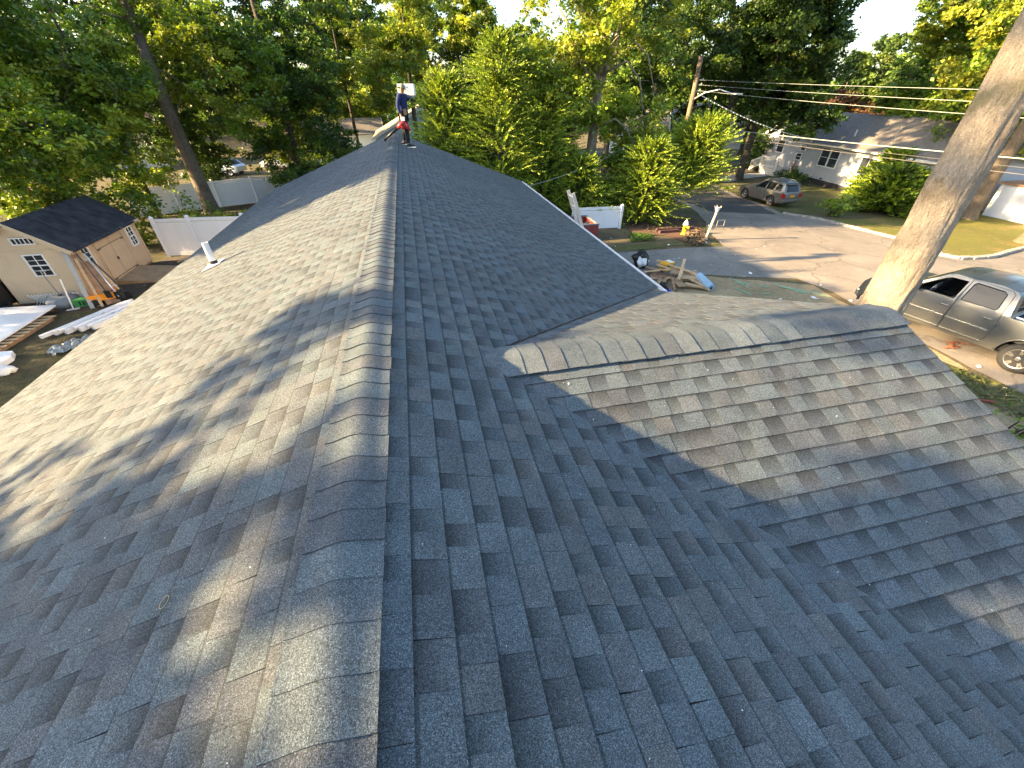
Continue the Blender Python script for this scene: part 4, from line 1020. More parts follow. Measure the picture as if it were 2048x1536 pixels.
# ------------------------------------------------------------------ the white house across the road
HO = Vector((38.25, 36.85, 0)); HU = Vector((-.1348, -.9909, 0)); HN = Vector((-.9909, .1348, 0))
def hp(u, w, z): return HO + HU * u + HN * w + Vector((0, 0, z))
wh = empty('house', hp(2, -4, -6), 0, 'long pale house with grey hip roof and front gable across the road', 'house')
UL, UR, WD = -7.3, 13.2, 9.0; ZE = -2.68
gab = lambda u: -0.89 - abs(u + 3.67) * (1.79 / 3.81)
b = MB()
Mh = Matrix((HU, HN, Vector((0, 0, 1)))).transposed().to_4x4()
b.box(hp((UL + UR) / 2, -WD / 2 - .01, (ZE - 5.95) / 2), (UR - UL, WD, ZE + 5.95), M=Mh)
b.quad(hp(-7.3, -.01, ZE), hp(-.06, -.01, ZE), hp(-3.67, -.01, -.98)); b.build('wall', M['siding'], wh, True)
lap_wall('siding', wh, HO, HU, HN, UL, UR, -5.55, ZE, M['siding']); lap_wall('siding', wh, HO, HU, HN, -7.4, 0, ZE, -.98, M['siding'], top=lambda u: gab(u) - .06)
b = MB(); b.box(hp((UL + UR) / 2, .01, -5.82), (UR - UL + .02, .05, .5), M=Mh); b.build('foundation', M['foundation'], wh, True)
r0_, r1_ = 7.0, -3.67
b = MB()
b.quad(hp(-.2, .42, ZE - .06), hp(UR + .4, .42, ZE - .06), hp(r1_, -4.6, -.58)); 
b.mi = 0; b.v, b.f, b.m = [], [], []
b.quad(hp(r1_, -4.6, -.55), hp(-.2, .42, ZE - .05), hp(UR + .45, .42, ZE - .05), hp(r0_, -4.6, -.55))
b.quad(hp(r0_, -4.6, -.55), hp(UR + .45, .42, ZE - .05), hp(UR + .45, -9.4, ZE - .05))
b.quad(hp(r0_, -4.6, -.55), hp(UR + .45, -9.4, ZE - .05), hp(UL - .4, -9.4, ZE - .05), hp(r1_ - .5, -4.6, -.55))
b.quad(hp(-3.67, .45, -.80), hp(.25, .45, -2.64), hp(.25, -1.2, -2.64), hp(-3.67, -5.4, -.80)); b.quad(hp(-3.67, .45, -.80), hp(-7.6, .45, -2.64), hp(-7.6, -9, -2.64), hp(-3.67, -9, -.80))
ro = b.build('roof', M['roof_far'], wh, True, fix=False)
b = MB(); b.bar(hp(-3.67, .46, -.88), hp(.27, .46, -2.73), .05, .2); b.bar(hp(-3.67, .46, -.88), hp(-7.6, .46, -2.73), .05, .2); b.build('rake_board', M['trim'], wh, True)
b = MB(); b.bar(hp(.2, .48, ZE - .12), hp(UR + .5, .48, ZE - .12), .1, .13); b.build('gutter', M['trim'], wh, True)
b = MB(); b.tube([hp(3.0, -1.2, -2.1), hp(3.0, -1.2, -1.55)], .05, 8); b.build('vent_pipe', M['white'], wh, True)
b = MB(); b.tube([hp(7.2, -1.0, -2.2), hp(7.2, -1.0, -.9)], .035, 6); b.build('vent_pipe', M['chrome'], wh, True)
win(wh, hp(2.0, .01, -3.75), HU, HN, 1.0, 1.35, 1, 2, .09); win(wh, hp(3.15, .01, -3.75), HU, HN, 1.0, 1.35, 1, 2, .09)
win(wh, hp(7.0, .01, -3.85), HU, HN, 1.5, 1.2, 2, 1, .10, split=False); win(wh, hp(-1.15, .01, -3.35), HU, HN, .62, .36, 1, 1, .06, split=False)
win(wh, hp(-1.4, .01, -4.1), HU, HN, .7, .5, 1, 2, .08); win(wh, hp(-4.6, .01, -3.5), HU, HN, 1.0, 1.1, 1, 2, .09)
b = MB()
for k in range(7): b.lathe(hp(-3.67, .03, -1.75), [(.10 + .03 * k, 0), (.115 + .03 * k, .02)], 16, 'X') if k in (0, 3, 5) else None
b.build('gable_vent', M['white'], wh, True)
b = MB(); b.box(hp(2.6, .02, -5.45), (.3, .03, .14), M=Mh); b.build('crawl_vent', M['dark'], wh, True)
# porch, steps and railing
po = empty('porch', hp(-4, 1, -6), 0, 'raised porch and stairs with white railings at the pale house', 'porch')
b = MB(); b.box(hp(-3.3, .85, -5.42), (2.8, 1.6, .14), M=Mh); b.box(hp(-3.3, .85, -5.73), (2.7, 1.5, .5), M=Mh); b.build('platform', M['trim'], po, True)
for k in range(5):
    MB().box(hp(-4.9 - k * .30, .85, -5.50 - k * .12), (.34, 1.3, .11), M=Mh).build('step', M['deck'], po, True)
def railing(a0, a1, h=.9, n=12):
    b = MB(); up = Vector((0, 0, 1)); b.bar(a0 + up * h, a1 + up * h, .07, .08); b.bar(a0 + up * .12, a1 + up * .12, .05, .06); b.build('rail', M['white'], po, True)
    for e in (a0, a1): MB().bar(e, e + up * (h + .12), .11).build('newel_post', M['white'], po, True)
    for k in range(1, n): q = a0.lerp(a1, k / n); MB().bar(q + up * .12, q + up * h, .032).build('baluster', M['white'], po, True)
railing(hp(-4.7, 1.55, -5.35), hp(-6.4, 1.55, -6.0), n=11); railing(hp(-4.7, .2, -5.35), hp(-6.4, .2, -6.0), n=11)
railing(hp(-4.7, 1.6, -5.35), hp(-2.0, 1.6, -5.35), n=16)
b = MB(); b.prism([(-.12, 0), (.10, 0), (.14, .5), (.05, 1.0), (-.10, .95), (-.16, .5)], 0, .03, 'Y')
o = b.build('hanging_cloth', M['pink']); o.location = hp(-1.55, .07, -5.5); o.rotation_euler = (0, 0, math.atan2(HU.y, HU.x)); tag(o, 'faded pink cloth hanging on the siding beside the porch', 'cloth')
# white panel / small outbuilding on the lawn at the right edge
wp = empty('garage', (42, 21, -6), 0, 'bright white walled low outbuilding at the right edge of the lawn', 'garage')
A = G(1964, 430); Bq = G(2075, 455); U_ = (Bq - A); U_.z = 0; L_ = U_.length; U_.normalize(); N_ = Vector((U_.y, -U_.x, 0))
if N_.dot(CP - A) < 0: N_ = -N_
Mg = Matrix((U_, N_, Vector((0, 0, 1)))).transposed().to_4x4()
b = MB(); b.box(A + U_ * (L_ / 2) - N_ * 1.6 + Vector((0, 0, 1.0)), (L_, 3.2, 2.1), M=Mg); b.build('wall', M['vinyl'], wp, True)
b = MB(); b.box(A + U_ * (L_ / 2) - N_ * 1.6 + Vector((0, 0, 2.12)), (L_ + .3, 3.5, .12), M=Mg); b.build('roof', M['wood_old'], wp, True)
b = MB(); b.box(A + U_ * .06 + N_ * .03 + Vector((0, 0, 1.0)), (.12, .06, 2.0), M=Mg); b.build('corner_board', M['white'], wp, True)

# ------------------------------------------------------------------ houses in the far background
def gable_house(label, c, rz, L, W, zb, ze, zr, wall, roof, wins=(), name='house'):
    """ridge along local X"""
    root = empty(name, (c[0], c[1], zb), rz, label, 'house'); b = MB(); h = ze - zb; hr = zr - zb
    b.box((0, 0, h / 2), (L, W, h)); b.prism([(-W / 2, h), (W / 2, h), (0, hr)], -L / 2, L / 2, 'X'); b.build('wall', M[wall], root)
    b = MB(); o_ = .35; s_ = (hr - h) / (W / 2)
    for k in (-1, 1): b.prism([(0, hr + .12), (k * (W / 2 + o_), h - s_ * o_ + .12), (k * (W / 2 + o_), h - s_ * o_ + .02), (0, hr + .02)], -L / 2 - o_, L / 2 + o_, 'X')
    b.build('roof', M[roof], root)
    b = MB()
    for e in (-1, 1):
        for k in (-1, 1): b.bar((e * (L / 2 + o_ + .02), 0, hr + .02), (e * (L / 2 + o_ + .02), k * (W / 2 + o_), h - s_ * o_ + .02), .04, .18)
    b.build('rake_board', M['white'], root)
    for (face, u, z, w, hh) in wins:
        if face == 'y': P, U, N = Vector((u, -W / 2, z)), Vector((1, 0, 0)), Vector((0, -1, 0))
        elif face == '-x': P, U, N = Vector((-L / 2, u, z)), Vector((0, -1, 0)), Vector((-1, 0, 0))
        else: P, U, N = Vector((L / 2, u, z)), Vector((0, 1, 0)), Vector((1, 0, 0))
        f = wbars(P, U, N, w, hh, .09, .07, 1, 2).build('window', M['white'], root); MB().box(P + N * .012, (w, .014, hh), M=Matrix((U, N, Vector((0, 0, 1)))).transposed().to_4x4()).build('pane', M['glass'], f)
    return root
gable_house('pale teal sided house with white roof trim, directly behind the man on the ridge', (2.2, 53.0), R_(90), 9, 9.6, -6, -2.6, -.25, 'teal_wall', 'roof_tan', [('-x', -2.3, 2.0, .9, 1.1), ('-x', 2.4, 2.0, .9, 1.1)])
gable_house('sunlit tan house with a broad roof, seen through the trees left of centre', (-19.5, 87), R_(8), 13, 9, -6, -2.6, 1.2, 'stone_wall', 'roof_tan', [('y', -3, 1.9, 1.2, 1.2), ('y', 3, 1.9, 1.2, 1.2)])
gable_house('long bright white building seen low left of the ridge end', (-8.2, 62), R_(4), 11, 5, -6, -3.0, -1.7, 'white', 'roof_far', [('y', -3, 1.6, .9, .9)])
gable_house('small white house with a grey roof behind the pale trunked oak', (25.8, 49.0), R_(-25), 6, 6, -6, -2.3, -.6, 'white', 'roof_far', [('y', -1.2, 2.7, .9, 1.1), ('y', 1.4, 2.6, .8, 1.1), ('y', 0, 1.2, 3.4, .8)])
gable_house('white house with dark roof glimpsed at the far left through the foliage', (-33, 62), R_(20), 10, 7, -6, -3, -.8, 'white', 'roof_far', [('y', -2, 1.6, .9, .9)])
gable_house('grey roofed house glimpsed between dark oaks left of the porch', (46, 66), R_(-30), 12, 8, -6, -2.8, -.6, 'siding', 'roof_far', [('y', -2, 1.8, 1.2, 1.2), ('y', 2, 1.8, 1.2, 1.2)])

# ------------------------------------------------------------------ white vinyl fences
def vinyl_fence(label, pts, h, post=.13, sub=None, gap=True):
    P = [Vector(p) for p in pts]; root = empty('vinyl_fence', P[0], 0, label, 'fence')
    for i, q in enumerate(P):
        b = MB(); b.box(q + Vector((0, 0, h / 2 + .03)), (post, post, h + .10)); po_ = b.build('post', M['vinyl'], root, True)
        MB().lathe(q + Vector((0, 0, h + .08)), [(.10, 0), (.10, .03), (.02, .075)], 4).build('post_cap', M['vinyl'], po_)
    for i in range(len(P) - 1):
        a, c = P[i], P[i + 1]; d = (c - a); d.z = 0; L = d.length; d.normalize(); Z = Vector((0, 0, 1)); z0 = (a.z + c.z) / 2
        a_ = Vector((a.x, a.y, z0)); c_ = Vector((c.x, c.y, z0))
        MB().bar(a_ + d * .07 + Z * (h - .05), c_ - d * .07 + Z * (h - .05), .05, .14).build('top_rail', M['vinyl'], root, True)
        MB().bar(a_ + d * .07 + Z * .11, c_ - d * .07 + Z * .11, .05, .16).build('bottom_rail', M['vinyl'], root, True)
        n = max(2, int((L - .15) / .28)); w = (L - .16) / n
        for k in range(n):
            q = a_ + d * (.08 + (k + .5) * w) + Z * (h / 2 + .02)
            MB().box(q, (w - .004, .026, h - .32), math.atan2(d.y, d.x)).build('board', M['vinyl'], root, True)
    return root
fz = lambda x, y: (x, y, gz(x, y))
vinyl_fence('white solid panel fence between the shed and the left roof edge', [fz(-11.0, 21.5), fz(-9.5, 21.3), fz(-7.2, 21.0), fz(-4.8, 20.7)], 1.62)
vinyl_fence('white fence at the left edge, behind the shed corner and the black wheelbarrow', [fz(-18.6, 19.6), fz(-16.3, 19.9), fz(-14.0, 20.2)], 1.5)
vinyl_fence('older white fence across the back yard behind the leaning trunk', [fz(-18.5, 34.4), fz(-16.2, 35.4), fz(-13.9, 36.4), fz(-11.6, 37.4), fz(-9.3, 38.4)], 1.75)
vinyl_fence('short bright white fence section beside the ladder and red bin', [(8.6, 21.3, -4.84), (11.3, 21.15, -4.88)], 1.12)

# ------------------------------------------------------------------ shed
SX0, SX1, SY0, SY1, SZ = -13.75, -11.3, 16.6, 20.72, -4.84
shed = empty('garden_shed', ((SX0 + SX1) / 2, (SY0 + SY1) / 2, SZ), 0, 'beige garden shed with black shingle roof and double doors', 'shed')
zt = -2.98; xm = (SX0 + SX1) / 2; zr = -2.12
b = MB(); b.box((SX0 + .03, (SY0 + SY1) / 2, (SZ + zt) / 2 + .05), (.06, SY1 - SY0, zt - SZ - .1))
for y_ in (SY0 + .03, SY1 - .03): b.prism([(SX0, SZ + .08), (SX1 - .065, SZ + .08), (SX1 - .065, zt + .03), (xm, zr), (SX0, zt)], y_ - .03, y_ + .03, 'Y')
b.build('wall', M['shed_wall'], shed, True)
MB().box((SX1 - .03, (SY0 + SY1) / 2, (SZ + zt) / 2 + .04), (.06, SY1 - SY0 - .002, zt - SZ - .08)).build('front_wall', M['shed_front'], shed, True)
b = MB(); b.box(((SX0 + SX1) / 2, (SY0 + SY1) / 2, SZ + .03), (SX1 - SX0 - .1, SY1 - SY0 - .1, .1)); b.build('skid', M['wood_old'], shed, True)
MB().box((xm, SY0 - .012, zt - .02), (SX1 - SX0, .018, .045)).build('band_board', M['shed_wall'], shed, True)
MB().box((SX1 + .008, SY0 + .05, (SZ + zt) / 2), (.02, .1, zt - SZ - .1)).build('corner_board', M['shed_front'], shed, True)
MB().box((SX1 + .008, SY1 - .05, (SZ + zt) / 2), (.02, .1, zt - SZ - .1)).build('corner_board', M['shed_front'], shed, True)
sl = (zr - zt) / (xm - SX0)
for sg in (-1, 1):
    ex = xm + sg * (SX1 - xm + .16); ez = zr + .05 - sl * (SX1 - xm + .16)
    b = MB(); b.prism([(xm, zr + .05), (ex, ez), (ex, ez - .05), (xm, zr)], SY0 - .14, SY1 + .14, 'Y'); b.build('roof', M['dark'], shed, True)
    MB().bar((xm, SY0 - .15, zr - .0), (ex, SY0 - .15, ez - .06), .03, .13).build('rake_board', M['shed_wall'], shed, True)
    MB().bar((ex + sg * .012, SY0 - .15, ez - .045), (ex + sg * .012, SY1 + .15, ez - .045), .02, .10).build('fascia', M['shed_front'], shed, True)
# black roof shingles on the shed: courses of real tabs
b = MB(); tt_ = NT('black_shingle'); at_ = tt_.n('ShaderNodeObjectInfo')
fine = tt_.noise(180, 2, .8); c_ = tt_.mix(1.0, tt_.ramp(tt_.noise(2.6, 2), [(.35, (0.014, 0.016, 0.021)), (.65, (0.034, 0.037, 0.045))]), tt_.ramp(fine, [(.35, .5), (.65, 1.8)]), 'MULTIPLY')
M['black_shingle'] = tt_.done(tt_.bsdf(c_, .85, 0, fine, .5, .004, .35))
r = np.random.default_rng(5); slen = math.hypot(SX1 - xm + .16, (SX1 - xm + .16) * sl); ang = math.atan(sl)
shm = []
for k in range(3):
    bb = MB(); u = 0
    while u < .93:
        w = r.uniform(.13, .3); w = min(w, 1.0 - u); z = r.choice([.004, .010]); bb.box((u + w / 2, .07, z / 2 + .004), (w - .006, .165, z + .004)); u += w
    shm.append(bb.mesh('shingle', M['black_shingle']))
for sg in (-1, 1):
    for k in range(int(slen / .15) + 1):
        y = SY0 - .15; s_ = k * .15
        while y < SY1 + .14 - .5:
            y_ = max(y, SY0 - .15); y_ = min(y_, SY1 + .15 - 1.0) if y > SY1 - 1.2 else y_
            dn = Vector((sg * math.cos(ang), 0, -math.sin(ang))); al_ = Vector((0, -sg, 0)); nm = al_.cross(dn)
            o = bpy.data.objects.new('shingle', shm[int(r.integers(3))]); COL.objects.link(o); o.parent = shed
            org = Vector((xm, y_ if sg < 0 else y_ + 1.0, zr + .052)) + dn * (s_) + nm * .004
            if nm.z < 0: nm = -nm
            o.matrix_parent_inverse = Matrix.Translation(shed.location).inverted(); o.matrix_basis = basis(al_, dn, al_.cross(dn), org)
            y += 1.0
Ux, Uy = Vector((1, 0, 0)), Vector((0, 1, 0)); Nf = Vector((0, -1, 0)); Nr = Vector((1, 0, 0))
win(shed, (-12.33, SY0, -3.47), Ux, Nf, .52, .68, 2, 4, .035, mt=.012); win(shed, (-12.33, SY0, -2.66), Ux, Nf, .60, .17, 5, 1, .03, split=False, mt=.014)
win(shed, (SX1, 17.24, -3.52), Uy, Nr, .36, .68, 2, 4, .035, mt=.012); win(shed, (SX1, 20.14, -3.56), Uy, Nr, .36, .68, 2, 4, .035, mt=.012)
for k, yc in enumerate((18.27, 19.13)):
    dr = MB().box((SX1 + .012, yc, -4.02), (.03, .84, 1.62)).build('door', M['shed_front'], shed, True)
    b = MB(); b.bar((SX1 + .035, yc - .42, -3.42), (SX1 + .035, yc + .42, -3.42), .02, .022); b.bar((SX1 + .035, yc - .42, -4.55), (SX1 + .035, yc + .42, -4.55), .02, .022)
    b.build('cross_trim', M['shed_dark'], dr)
    for z_ in (-3.45, -4.58):
        MB().box((SX1 + .045, yc + (-.34 if k == 0 else .34), z_), (.012, .2, .025)).build('hinge', M['black'], dr)
MB().box((SX1 + .012, 18.7, -3.13), (.03, 1.75, .10)).build('door_header', M['shed_front'], shed, True)
MB().box((SX1 + .006, 18.7, -4.02), (.03, .014, 1.62)).build('door_gap', M['shed_dark'], shed, True)
MB().box((SX1 + .05, 18.66, -3.98), (.04, .05, .10)).build('latch', M['black'], shed, True)
for y_ in (17.78, 19.62): MB().box((SX1 + .01, y_, -4.0), (.02, .05, 1.72)).build('door_trim', M['shed_front'], shed, True)
rp = MB(); rp.prism([(SX1 + .05, -4.62), (SX1 + 2.0, -4.79), (SX1 + 2.0, -4.83), (SX1 + .05, -4.80)], 17.85, 19.6, 'Y')
tag(rp.build('ramp', M['ply']), 'tan plywood ramp at the shed double doors', 'ramp')

# ------------------------------------------------------------------ vehicles
def car_body(root, top, bottom, holes, hw, endtaper, paintm, low=None, lowz=0, openbed=None, crown=.05, doors=(), glass_top=(), glass_mat='glass_car', gl_holes=None, noseW=.9):
    """top: silhouette (y,z) rear->front; bottom: (y,z) front->rear; doors: list of polygons to split off as parts"""
    poly = list(top) + list(bottom); y0 = min(p[0] for p in poly); y1 = max(p[0] for p in poly)
    def half(y, z):
        w = float(np.interp(z, [q[0] for q in hw], [q[1] for q in hw])); L = endtaper
        e = max(0, (y0 + L - y) / L, (y - (y1 - L)) / L); return w * (1 - (1 - noseW) * e * e)
    V = [Vector(p) for p in poly]; E = [(i, (i + 1) % len(poly)) for i in range(len(poly))]
    def addloop(lp):
        b = len(V); V.extend(Vector(q) for q in lp); E.extend((b + i, b + (i + 1) % len(lp)) for i in range(len(lp)))
    for h in holes: addloop(h)
    for d in doors: addloop(d)
    y = y0 + .09
    while y < y1:
        z = .15
        while z < 2:
            if pip(y, z, poly) and not any(pip(y, z, h) for h in holes): V.append(Vector((y, z)))
            z += .13
        y += .17
    v, e, f, *_ = geometry.delaunay_2d_cdt(V, E, [], 0, 1e-5)
    body = MB(); dmb = [[MB(), MB()] for _ in doors]
    for t in f:
        cy = sum(v[i].x for i in t) / 3; cz = sum(v[i].y for i in t) / 3
        if not pip(cy, cz, poly) or any(pip(cy, cz, h) for h in holes): continue
        di = next((k for k, d in enumerate(doors) if pip(cy, cz, d)), None)
        for sd in (0, 1):
            tgt = body if di is None else dmb[di][sd]; tgt.mi = 1 if (low and cz < lowz) else 0
            P = [((1 if sd else -1) * (half(v[i].x, v[i].y) + (.006 if di is not None else 0)), v[i].x, v[i].y) for i in (t if sd else reversed(t))]
            tgt.quad(*P)
    body.mi = 0; glassmb = MB(); n = 8
    for i in range(len(top) - 1):
        a, c = top[i], top[i + 1]
        if openbed and openbed[0] <= (a[0] + c[0]) / 2 <= openbed[1] and (a[1] + c[1]) / 2 > 1.1: continue
        isg = any(g[0] <= (a[0] + c[0]) / 2 <= g[1] and g[2] <= (a[1] + c[1]) / 2 for g in glass_top)
        m_ = max(1, int(math.hypot(a[0] - c[0], a[1] - c[1]) / .2))
        for s_ in range(m_):
            p = [a[j] + (c[j] - a[j]) * s_ / m_ for j in (0, 1)]; q = [a[j] + (c[j] - a[j]) * (s_ + 1) / m_ for j in (0, 1)]
            cr = lambda yy: crown * min(1, (yy - y0) / .5, (y1 - yy) / .5) if y0 < yy < y1 else 0
            dl = Vector((0, q[0] - p[0], q[1] - p[1])); nr = Vector((0, -dl.z, dl.y)).normalized()
            for k in range(n):
                def pt(r_, kk):
                    x = -1 + 2 * kk / n; return Vector((x * half(*r_), r_[0], r_[1])) + nr * cr(r_[0]) * (1 - x * x)
                tgt = glassmb if isg and 0 < k < n - 1 else body
                tgt.quad(pt(p, k), pt(q, k), pt(q, k + 1), pt(p, k + 1))
    mats = [M[paintm], M[low or paintm]]
    def fin(mb, nm, par, mts):
        me = mb.mesh(nm, mts, True, False); bm = bmesh.new(); bm.from_mesh(me); bmesh.ops.remove_doubles(bm, verts=bm.verts, dist=.0015)
        bmesh.ops.recalc_face_normals(bm, faces=bm.faces)
        for ed in bm.edges:
            if len(ed.link_faces) == 2 and ed.calc_face_angle(0) > R_(38): ed.smooth = False
        bm.to_mesh(me); bm.free(); o = bpy.data.objects.new(nm, me); COL.objects.link(o); o.parent = par; return o
    bo = fin(body, 'body', root, mats)
    if glassmb.f: fin(glassmb, 'windscreen', root, [M[glass_mat]])
    out = []
    for k, d in enumerate(doors):
        for sd in (0, 1):
            o = fin(dmb[k][sd], 'door', root, mats); out.append(o)
            b = MB(); L = [((1 if sd else -1) * (half(p[0], p[1]) + .004), p[0], p[1]) for p in d]; b.tube(L + [L[0]], .006, 4, False); b.build('seam', M['black'], o)
    for h in (gl_holes if gl_holes is not None else holes):
        vv, ff = tri_fill(h, .3)
        for sd in (-1, 1):
            b = MB()
            for t in ff: b.quad(*[(sd * (half(vv[i][0], vv[i][1]) - .018), vv[i][0], vv[i][1]) for i in t])
            b.build('side_window', M[glass_mat], root, fix=False)
    for h in holes:
        for sd in (-1, 1):
            L = [(sd * (half(p[0], p[1]) - .002), p[0], p[1]) for p in h]; MB().tube(L + [L[0]], .013, 5, False).build('window_trim', M['black'], root)
    return half, out
def wheel(root, x, y, r, w, out, spokes=5, rimm='chrome'):
    """out = -1: face points to -X"""
    g = MB(); pr = [(r * .62, -w / 2), (r * .9, -w / 2), (r * .985, -w * .36), (r, -w * .2), (r, w * .2), (r * .985, w * .36), (r * .9, w / 2), (r * .62, w / 2)]
    g.lathe((0, 0, 0), pr, 32, 'X')
    t = g.build('wheel', M['dark'], root, smooth=True); t.location = (x, y, r)
    b = MB(); s_ = out
    b.lathe((0, 0, 0), [(r * .55, s_ * w * .1), (r * .63, s_ * w * .46), (r * .66, s_ * w * .52), (r * .60, s_ * w * .50), (r * .56, s_ * w * .30)], 32, 'X')
    for k in range(spokes):
        a = 2 * math.pi * k / spokes + .3
        for da in (-.13, .13):
            c0 = Vector((s_ * w * .42, math.cos(a) * r * .12, math.sin(a) * r * .12)); c1 = Vector((s_ * w * .46, math.cos(a + da) * r * .60, math.sin(a + da) * r * .60))
            b.bar(c0, c1, r * .10, .035, up=(1, 0, 0))
    b.lathe((0, 0, 0), [(r * .17, s_ * w * .34), (r * .17, s_ * w * .47), (r * .10, s_ * w * .52)], 16, 'X')
    b.build('rim', M[rimm], t)
    d = MB(); d.lathe((0, 0, 0), [(r * .45, s_ * w * .18), (r * .45, s_ * w * .22)], 20, 'X'); d.build('brake_disc', M['grey_p'], t)
def arch(yc, r, n=9, zc=.36): return [(yc + r * math.cos(a), zc + r * math.sin(a)) for a in np.linspace(-.15, math.pi + .15, n)]
# --- parked suv
SUVP = (27.42, 27.45); suv = empty('parked_suv', (SUVP[0], SUVP[1], gz(*SUVP) + .04), R_(3), 'silver beige suv with bronze lower panels parked on the grass by the side street', 'car')
top = [(-.93, .34), (-.97, .50), (-.95, .80), (-.90, 1.02), (-.87, 1.07), (-.68, 1.52), (-.62, 1.60), (-.35, 1.655), (.4, 1.69), (1.05, 1.66), (1.22, 1.61), (1.92, 1.10), (2.05, 1.06), (2.8, .98), (3.25, .87), (3.42, .70), (3.50, .50), (3.46, .30)]
bot = arch(2.62, .43)[0:0]
bot = [(p[0], p[1]) for p in [(3.12, .26)] + arch(2.62, .43) + [(2.1, .27), (.5, .27)] + arch(0, .43) + [(-.5, .30)]]
q1 = [(-.62, 1.10), (-.50, 1.50), (-.18, 1.53), (-.08, 1.30), (-.12, 1.10)]; q2 = [(.04, 1.09), (.02, 1.54), (.70, 1.57), (.74, 1.08)]; q3 = [(.84, 1.08), (.80, 1.56), (1.12, 1.54), (1.66, 1.12), (1.62, 1.07)]
d2 = [(.0, .40), (-.04, .9), (-.04, 1.585), (.75, 1.62), (.79, 1.0), (.79, .40)]; d2 = [(.46, .40), (.42, .70), (.10, .86), (-.04, 1.02), (-.03, 1.58), (.75, 1.62), (.79, 1.0), (.79, .40)]
d3 = [(.80, .40), (.80, 1.0), (.765, 1.62), (1.15, 1.60), (1.80, 1.08), (1.88, .95), (1.90, .40)]
half, dl = car_body(suv, top, bot, [q1, q2, q3], [(.2, .82), (.35, .88), (.6, .905), (.9, .90), (1.06, .875), (1.5, .70), (1.7, .62)], .8, 'suv_paint', 'suv_low', .62, glass_top=[(-.88, -.66, 1.05), (1.15, 1.98, 1.08)], doors=[d2, d3], noseW=.80)
for o in dl:
    s_ = -1 if (sum(v.co.x for v in o.data.vertices) < 0) else 1; yy = .18 if (sum(v.co.y for v in o.data.vertices) / len(o.data.vertices)) < .8 else 1.02
    MB().box((s_ * .918, yy, .95), (.03, .16, .035)).build('handle', M['suv_paint'], o)
for y_ in (0, 2.62):
    for s_ in (-1, 1): wheel(suv, s_ * .78, y_, .355, .22, s_)
for s_ in (-1, 1):
    MB().prism([(s_ * .60, .72), (s_ * .80, .70), (s_ * .82, .98), (s_ * .66, .96)], -.985, -.80, 'Y').build('tail_light', M['taillight'], suv)
    MB().box((s_ * .97, 1.62, 1.10), (.16, .1, .12)).build('mirror', M['suv_paint'], suv)
    b = MB(); b.tube([(s_ * .60, -.35, 1.68), (s_ * .60, 0, 1.725), (s_ * .60, .9, 1.73), (s_ * .59, 1.1, 1.68)], .018, 5); b.build('roof_rail', M['grey_p'], suv)
MB().box((0, -.985, .80), (.42, .02, .17)).build('number_plate', M['plate'], suv)
b = MB(); b.box((0, -.95, .50), (1.66, .14, .20)); o = b.build('bumper', M['suv_low'], suv); bevel(o, .05, 3)
MB().box((0, -.80, 1.57), (1.15, .18, .03)).build('spoiler', M['suv_paint'], suv)
MB().box((0, 1.3, .30), (1.5, 3.9, .12)).build('underbody', M['black'], suv)
MB().box((0, .8, .75), (1.45, 2.6, .5)).build('interior', M['black'], suv)

# --- pickup truck
TH = R_(12); hx, hy = -math.sin(TH), math.cos(TH)
truck = empty('pickup_truck', (16.42, 5.95, gz(16.4, 5.9) + .02), TH, 'grey green crew cab pickup truck parked beyond the cross gable, driver window open', 'pickup truck')
RW = .40
top = [(-1.26, .52), (-1.30, .75), (-1.30, 1.20), (-1.27, 1.27), (.60, 1.29), (.66, 1.30), (.69, 1.38), (.80, 1.80), (.88, 1.87), (1.2, 1.925), (1.8, 1.94), (2.2, 1.90), (2.36, 1.85), (3.02, 1.36), (3.14, 1.31), (3.8, 1.25), (4.05, 1.17), (4.18, 1.02), (4.24, .78), (4.22, .50)]
def arch2(yc): return [(yc + .50 * math.cos(a), .40 + .50 * math.sin(a)) for a in np.linspace(-.05, math.pi + .05, 11)]
bot = [(4.12, .42)] + arch2(3.57) + [(2.98, .38), (.62, .38)] + arch2(0) + [(-.58, .48)]
w1 = [(1.00, 1.36), (.98, 1.42), (1.03, 1.76), (1.12, 1.81), (1.70, 1.83), (1.74, 1.79), (1.76, 1.36)]; w2 = [(1.90, 1.34), (1.88, 1.81), (2.24, 1.80), (2.36, 1.75), (2.86, 1.37), (2.84, 1.34)]
d1 = [(.82, .60), (.78, 1.0), (.84, 1.3), (.90, 1.80), (.99, 1.865), (1.81, 1.885), (1.825, 1.2), (1.825, .46), (.92, .46)]
d2 = [(1.835, .46), (1.835, 1.2), (1.82, 1.885), (2.28, 1.86), (2.98, 1.34), (3.03, 1.15), (3.0, .8), (2.92, .46)]
half, dl = car_body(truck, top, bot, [w1, w2], [(.3, .93), (.55, .985), (.9, 1.0), (1.25, .965), (1.36, .935), (1.8, .76), (2.0, .66)], .7, 'truck_paint', openbed=(-1.2, .62), doors=[d1, d2], glass_top=[(2.3, 3.08, 1.36), (.69, .81, 1.36)], gl_holes=[w1], noseW=.86, crown=.045)
